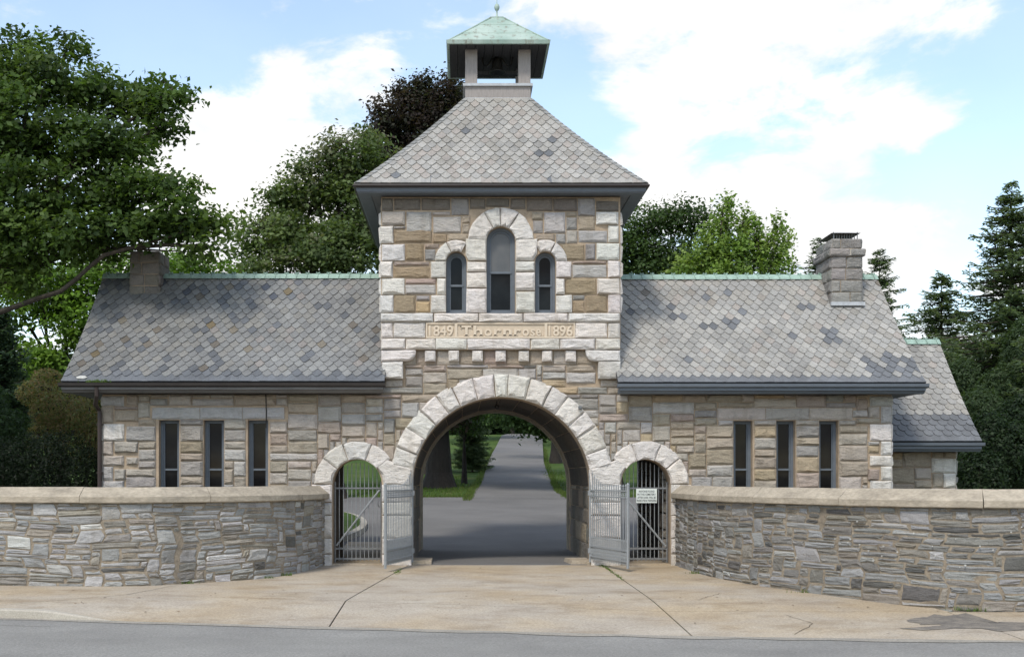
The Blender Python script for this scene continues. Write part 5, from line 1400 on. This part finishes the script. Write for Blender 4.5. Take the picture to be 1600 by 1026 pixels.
def mound(name, label, cat, blobs, n, leaf, cols, asp=.5, group=None, mat='leaf', base=None, stem=True):
    b = blobs[0]; base = base or (b[0], b[1], gz(b[0], b[1])); root = empty(name, base, label, cat, group); C_, Nn, S_, K_ = [], [], [], []
    vol = np.array([q[3]*q[5] for q in blobs]); vol /= vol.sum()
    for (bx, by, bz, rx, ry, rz), v_ in zip(blobs, vol):
        m_ = int(n*v_); dv = nr.normal(size=(m_, 3)); dv /= np.linalg.norm(dv, axis=1)[:, None]
        lump = 1+.10*np.sin(dv[:, 0]*9+bx)*np.cos(dv[:, 2]*8+dv[:, 1]*6)
        r_ = np.where(nr.random(m_) < .8, nr.uniform(.86, 1.04, m_), nr.uniform(.3, .9, m_))*lump
        C_.append(np.array([bx, by, bz])+dv*np.array([rx, ry, rz])*r_[:, None]); Nn.append(dv+nr.normal(size=(m_, 3))*.6+np.array([0,0,.3])); S_.append(nr.uniform(.6,1.4,m_)*leaf)
        cc = np.array(cols)[nr.integers(len(cols), size=m_)]; K_.append(cc*nr.uniform(.75,1.25,(m_,1)))
    C_ = np.concatenate(C_); keep = C_[:, 2] > base[2]-.05
    link('foliage', leaves_mesh(C_[keep], np.concatenate(Nn)[keep], np.concatenate(S_)[keep], np.concatenate(K_).astype(np.float32)[keep], asp), M[mat], root)
    if stem:
        mb = MB()
        for q in blobs: mb.tube([(base[0], base[1], base[2]-.1), (q[0], q[1], max(base[2]+.2, q[2]*.6)), (q[0], q[1], q[2]+q[5]*.5)], [.06,.045,.015], 5)
        mb.build('stem', M['darkbark'], root)
    return root
YEW=[(.010,.020,.009),(.014,.028,.011),(.008,.015,.008)]
mound('yew_hedge', 'near black yew bush behind the wall beside the left wing', 'hedge', [B(95,740,27,60,66,1.1), B(50,735,27.2,55,60,1.1), B(135,750,26.8,26,50,.9)], 20000, .07, YEW, .35)
mound('yew_hedge', 'low dark yew hedge running out of view at the left edge', 'hedge', [B(-5,745,27,70,66,1.2), B(-110,745,27,80,72,1.2)], 14000, .07, YEW, .35)
JB=[(.19,.16,.07),(.15,.15,.06),(.21,.15,.08),(.13,.16,.06)]
mound('japanese_maple', 'brownish green feathery shrub above the yew beside the left gable', 'shrub', [B(95,640,31,45,30,1.0), B(140,650,30.5,35,30,.9), B(60,615,31,30,22,.8), B(150,690,30.5,30,40,.8), B(100,690,31,55,50,1.0), B(75,590,31.5,22,14,.6)], 15000, .085, JB, .4)
mound('laurel_shrub', 'mid green shrub under the cedar at the left edge', 'shrub', [B(5,665,29,34,30,.9), B(-40,640,29,50,50,1.0)], 9000, .09, [(.04,.075,.035),(.055,.095,.045)], .5)
mound('boundary_shrub', 'dense dark shrub at the foot of the spruces right of the far wing', 'shrub', [B(1560,710,30,50,60,1.2), B(1530,750,29.5,36,50,1.0), B(1620,690,30.5,60,80,1.3), B(1590,660,30.4,26,40,.8), B(1545,670,30,20,30,.7)], 26000, .09, [(.022,.042,.018),(.032,.058,.022),(.016,.03,.013)], .55)
mound('boundary_shrub', 'mid green leafy shrub between the far wing roof and the spruce trunk', 'shrub', [B(1530,650,33,34,44,1.0), B(1570,620,34,40,50,1.0), B(1500,600,36,24,40,1.0), B(1600,560,35,30,60,1.0)], 19000, .12, [(.045,.075,.032),(.06,.095,.04)], .4)
# woods along the horizon, too far and dense to count
C_ = []; 
for k in range(1500):
    x = rnd.uniform(-70, 80); d = rnd.uniform(122, 150); z0 = gz(0, d-CD)
    C_.append((x, d-CD, z0+rnd.uniform(.3, 8.5), rnd.uniform(1.4, 2.8)))
P_ = np.concatenate([np.array(c[:3])+nr.normal(size=(100, 3))*c[3]*np.array([.7,.7,.5]) for c in C_]); m_ = len(P_)
cc = np.array([(.03,.055,.02),(.04,.07,.028),(.025,.045,.02)])[nr.integers(3, size=m_)]*nr.uniform(.7,1.3,(m_,1))
link('distant_woods', leaves_mesh(P_, nr.normal(size=(m_,3))+np.array([0,-.3,.7]), nr.uniform(.6,1.15,m_), cc.astype(np.float32)), M['leaf'], kind='stuff')
# ------------------------------------------------------------------ small things
mb = MB(); x, y, z = gb(873, 67); mb.add([(x-.42,y-.2,z-.1),(x+.42,y-.2,z-.1),(x+.42,y+.25,z-.1),(x-.42,y+.25,z-.1),(x-.38,y-.16,z+.42),(x+.36,y-.16,z+.36),(x+.34,y+.2,z+.45),(x-.34,y+.2,z+.5)], [(4,5,6,7),(0,1,5,4),(1,2,6,5),(2,3,7,6),(3,0,4,7)])
for_c = [(.16,.13,.12)]*8; o = link('grave_marker', mesh(mb.v, mb.f, for_c), M['stone']); tag(o, 'low brown stone marker on the grass right of the hill road', 'gravestone')
mb = MB(); pts = [Vector((fx(1470,33), 33-CD, fz(621,33))).lerp(Vector((fx(1800,33), 33-CD, fz(640,33))), i/12)-Vector((0,0,.25*math.sin(i/12*math.pi))) for i in range(13)]
mb.tube(pts, .018, 5); o = mb.build('overhead_cable', M['tin']); tag(o, 'thin pale cable crossing in front of the spruces at the right', 'cable')
def tufts(name, spots, n, h, cols, kind='stuff'):
    Pv, Fv, Cv = [], [], []
    for _ in range(n):
        (x, y, rx, ry) = rnd.choice(spots); px_, py_ = x+rnd.gauss(0, rx), y+rnd.gauss(0, ry); z_ = apron_z(px_, py_+CD); a = rnd.uniform(0, 6.28); hh = h*rnd.uniform(.4, 1.2); le = rnd.uniform(-.5,.5)*hh; k = len(Pv)
        Pv += [(px_-.006*math.cos(a), py_-.006*math.sin(a), z_), (px_+.006*math.cos(a), py_+.006*math.sin(a), z_), (px_+le, py_+rnd.uniform(-.3,.3)*hh, z_+hh)]; Fv.append((k, k+1, k+2)); c = rnd.choice(cols); Cv += [c]*3
    return link(name, mesh(Pv, Fv, Cv), M['grass'], kind=kind)
gr_ = [(.09,.16,.03),(.12,.20,.04),(.14,.17,.06)]
wl = [(atL(u)[0]+atL(u)[2]*.03, atL(u)[1]+atL(u)[3]*.03, .10, .02) for u in (LL-2.5, LL-2.4, LL-3.0, LL-4.6)]+[(atR(u)[0]+atR(u)[2]*.03, atR(u)[1]+atR(u)[3]*.03, .12, .02) for u in (5.5, 8.2, 8.4, 2.0)]
tufts('wall_foot_weeds', wl, 420, .07, gr_)
tufts('joint_weeds', [(2.9, 23.2-CD, .02, .4), (2.9, 22.4-CD, .02, .35), (2.9, 21.3-CD, .02, .3), (-1.25, 22.3-CD, .03, .3), (2.9,23.6-CD,.05,.2)], 420, .035, gr_)
mss = [(.05,.07,.02),(.07,.09,.03)]
Pv, Fv, Cv = [], [], []
for _ in range(70):
    x = rnd.uniform(-6.5, 7.0); lo_ = eg(x)+.3; d = rnd.uniform(lo_, 19.0 if abs(x) > 2.5 else 23.5)
    if x > 4.5 and d > 17: continue
    if x < -4 and d > 19.2: continue
    z_ = apron_z(x, d)+.008; a = rnd.uniform(0, 6.28); s_ = rnd.uniform(.015, .035); k = len(Pv)
    Pv += [(x+s_*math.cos(a), d-CD+s_*math.sin(a), z_+rnd.uniform(0,.01)), (x-s_*.5*math.sin(a), d-CD+s_*.5*math.cos(a), z_+rnd.uniform(0,.012)), (x-s_*math.cos(a), d-CD-s_*math.sin(a), z_), (x+s_*.5*math.sin(a), d-CD-s_*.5*math.cos(a), z_+rnd.uniform(0,.01))]
    Fv.append((k, k+1, k+2, k+3)); c = rnd.choice([(.12,.06,.03),(.08,.05,.03),(.16,.09,.04),(.05,.03,.02)]); Cv += [c]*4
link('fallen_leaves', mesh(Pv, Fv, Cv), M['dryleaf'], kind='stuff')

# pale lichen rosettes on the right-hand wall
Pv, Fv, Cv = [], [], []
for _ in range(70):
    u = rnd.uniform(LR*.30, LR*.85); v_ = rnd.uniform(.45, 1.2); x, y, nx, ny = atR(u); r_ = rnd.uniform(.006, .016); k = len(Pv)
    for q in range(6): a = q*math.pi/3; Pv.append((x+nx*.062-ny*r_*math.cos(a), y+ny*.062+nx*r_*math.cos(a), v_+r_*math.sin(a)))
    Pv += [(x+nx*.02, y+ny*.02, v_)]
    Fv.append(tuple(range(k, k+6))); Fv += [(k+q, k+(q+1) % 6, k+6) for q in range(6)]; Cv += [(.62,.62,.58)]*7
link('lichen_spots', mesh(Pv, Fv, Cv), M['stone'], br, kind='stuff')

# cracks and gutter grit
def ribbon(name, pts, wd, zf, mat, jit=.0):
    v = []; f = []; q = []
    for a, b in zip(pts, pts[1:]):
        n = max(2, int(math.dist(a, b)/.12))
        for i in range(n): q.append((a[0]+(b[0]-a[0])*i/n+rnd.uniform(-jit, jit), a[1]+(b[1]-a[1])*i/n+rnd.uniform(-jit, jit)))
    for i, (x, d) in enumerate(q):
        j = min(i, len(q)-2); tx, td = q[j+1][0]-q[j][0], q[j+1][1]-q[j][1]; l = math.hypot(tx, td) or 1; w2 = wd*(.5+.5*rnd.random())/2
        v += [(x-td/l*w2, d+tx/l*w2-CD, zf(x, d)), (x+td/l*w2, d-tx/l*w2-CD, zf(x, d))]
    for i in range(len(q)-1): f.append((2*i, 2*i+2, 2*i+3, 2*i+1))
    return link(name, mesh(v, f), mat, kind='structure')
za = lambda x, d: apron_z(x, d)+.004
for pts in ([(4.2,14.6),(4.7,15.4),(4.5,16.3)], [(-6.9,17.6),(-5.6,17.9)], [(3.6,17.6),(4.2,18.6)]): ribbon('pavement_crack', pts, .012, za, M['bed'], .02)
zr2 = lambda x, d: ROADZ+.03*math.sin(min(max(0, eg(x)-d), 9)/9*math.pi/2)*1.5+.007
for pts in ([(-6.3,15.6),(-5.4,15.4)],): ribbon('road_crack', pts, .014, zr2, M['bed'], .03)
M['grit'] = ground_mat('gutter grit', [(.3,(.25,.235,.205)),(.7,(.34,.315,.27))], 3, 30, .8, .01)
gp = [(x, eg(x)-.10) for x in [-12+.5*i for i in range(49)]]
v = []; f = []
for i, (x, d) in enumerate(gp):
    w1 = .10+.16*rnd.random(); v += [(x, eg(x)-CD-.0, ROADZ+.012), (x, eg(x)-w1-CD, zr2(x, eg(x)-w1)-.001)]
for i in range(len(gp)-1): f.append((2*i, 2*i+1, 2*i+3, 2*i+2))
link('gutter_grit', mesh(v, f), M['grit'], kind='structure')
# ragged grass along the drive edges and leaves on the lawn
def blades(name, centres, n, h, cols):
    Pv, Fv, Cv = [], [], []
    for _ in range(n):
        x0, d0, sx, sd = rnd.choice(centres); x, d = x0+rnd.uniform(-1,1)*sx, d0+rnd.uniform(-1,1)*sd; z_ = gz(x, d-CD)-.02; a = rnd.uniform(0, 6.28); hh = h*rnd.uniform(.4,1.2); k = len(Pv); w_ = .012
        Pv += [(x-w_*math.cos(a), d-CD-w_*math.sin(a), z_), (x+w_*math.cos(a), d-CD+w_*math.sin(a), z_), (x+rnd.uniform(-.4,.4)*hh, d-CD+rnd.uniform(-.4,.4)*hh, z_+hh)]; Fv.append((k, k+1, k+2)); c = rnd.choice(cols); kk = rnd.uniform(.7,1.3); Cv += [tuple(q*kk for q in c)]*3
    return link(name, mesh(Pv, Fv, Cv), M['grass'], kind='stuff')
ce = []
for i in range(len(RC)-4):
    for k in range(8):
        a = k/8; x = RC[i][0]*(1-a)+RC[i+1][0]*a; d = RC[i][1]*(1-a)+RC[i+1][1]*a; hw_ = RC[i][2]*(1-a)+RC[i+1][2]*a; ce += [(x-hw_-.12, d, .16, .9), (x+hw_+.12, d, .16, .9)]
for i in range(12): ce += [(-2.6+i*.25, 43.3, .3, .12), (4.0+i*.25, 43.3, .3, .12)]
ce2 = [(-2, 46, 2.4, 3), (5.2, 50, 1.4, 7), (-1.5, 50, 1.6, 4)]
blades('lawn_edge_grass', ce, 9000, .13, [(.07,.13,.02),(.10,.16,.03),(.13,.15,.05)])
blades('lawn_grass', ce2, 9000, .10, [(.06,.12,.02),(.09,.16,.025),(.12,.15,.04)])

# weeds and one bleached slate at the left end of the left eave
Pv, Fv = [], []
x0 = fx(152, 23.5)
for _ in range(90):
    x = x0+rnd.gauss(0, .12); y = -.56+rnd.uniform(-.02,.04); z_ = 3.76; h = rnd.uniform(.03,.09); k = len(Pv)
    Pv += [(x-.008, y, z_), (x+.008, y, z_), (x+rnd.uniform(-.05,.05), y+rnd.uniform(-.05,.03), z_+h)]; Fv.append((k, k+1, k+2))
link('gutter_weeds', mesh(Pv, Fv, [rnd.choice([(.09,.15,.03),(.07,.12,.03)])]*len(Pv)), M['grass'], rfl, kind='stuff')
V = [FRL(u, s_, .062) for u, s_ in ((-7.86,.06),(-7.72,.05),(-7.66,.10),(-7.73,.16),(-7.83,.155),(-7.89,.11))]; V2 = [FRL(u, s_, .045) for u, s_ in ((-7.86,.06),(-7.72,.05),(-7.66,.10),(-7.73,.16),(-7.83,.155),(-7.89,.11))]
link('bleached_slate', mesh(V+V2, [(0,1,2,3,4,5)]+[(i, 6+i, 6+(i+1) % 6, (i+1) % 6) for i in range(6)], [(.48,.48,.45)]*12), M['slate'], rfl)
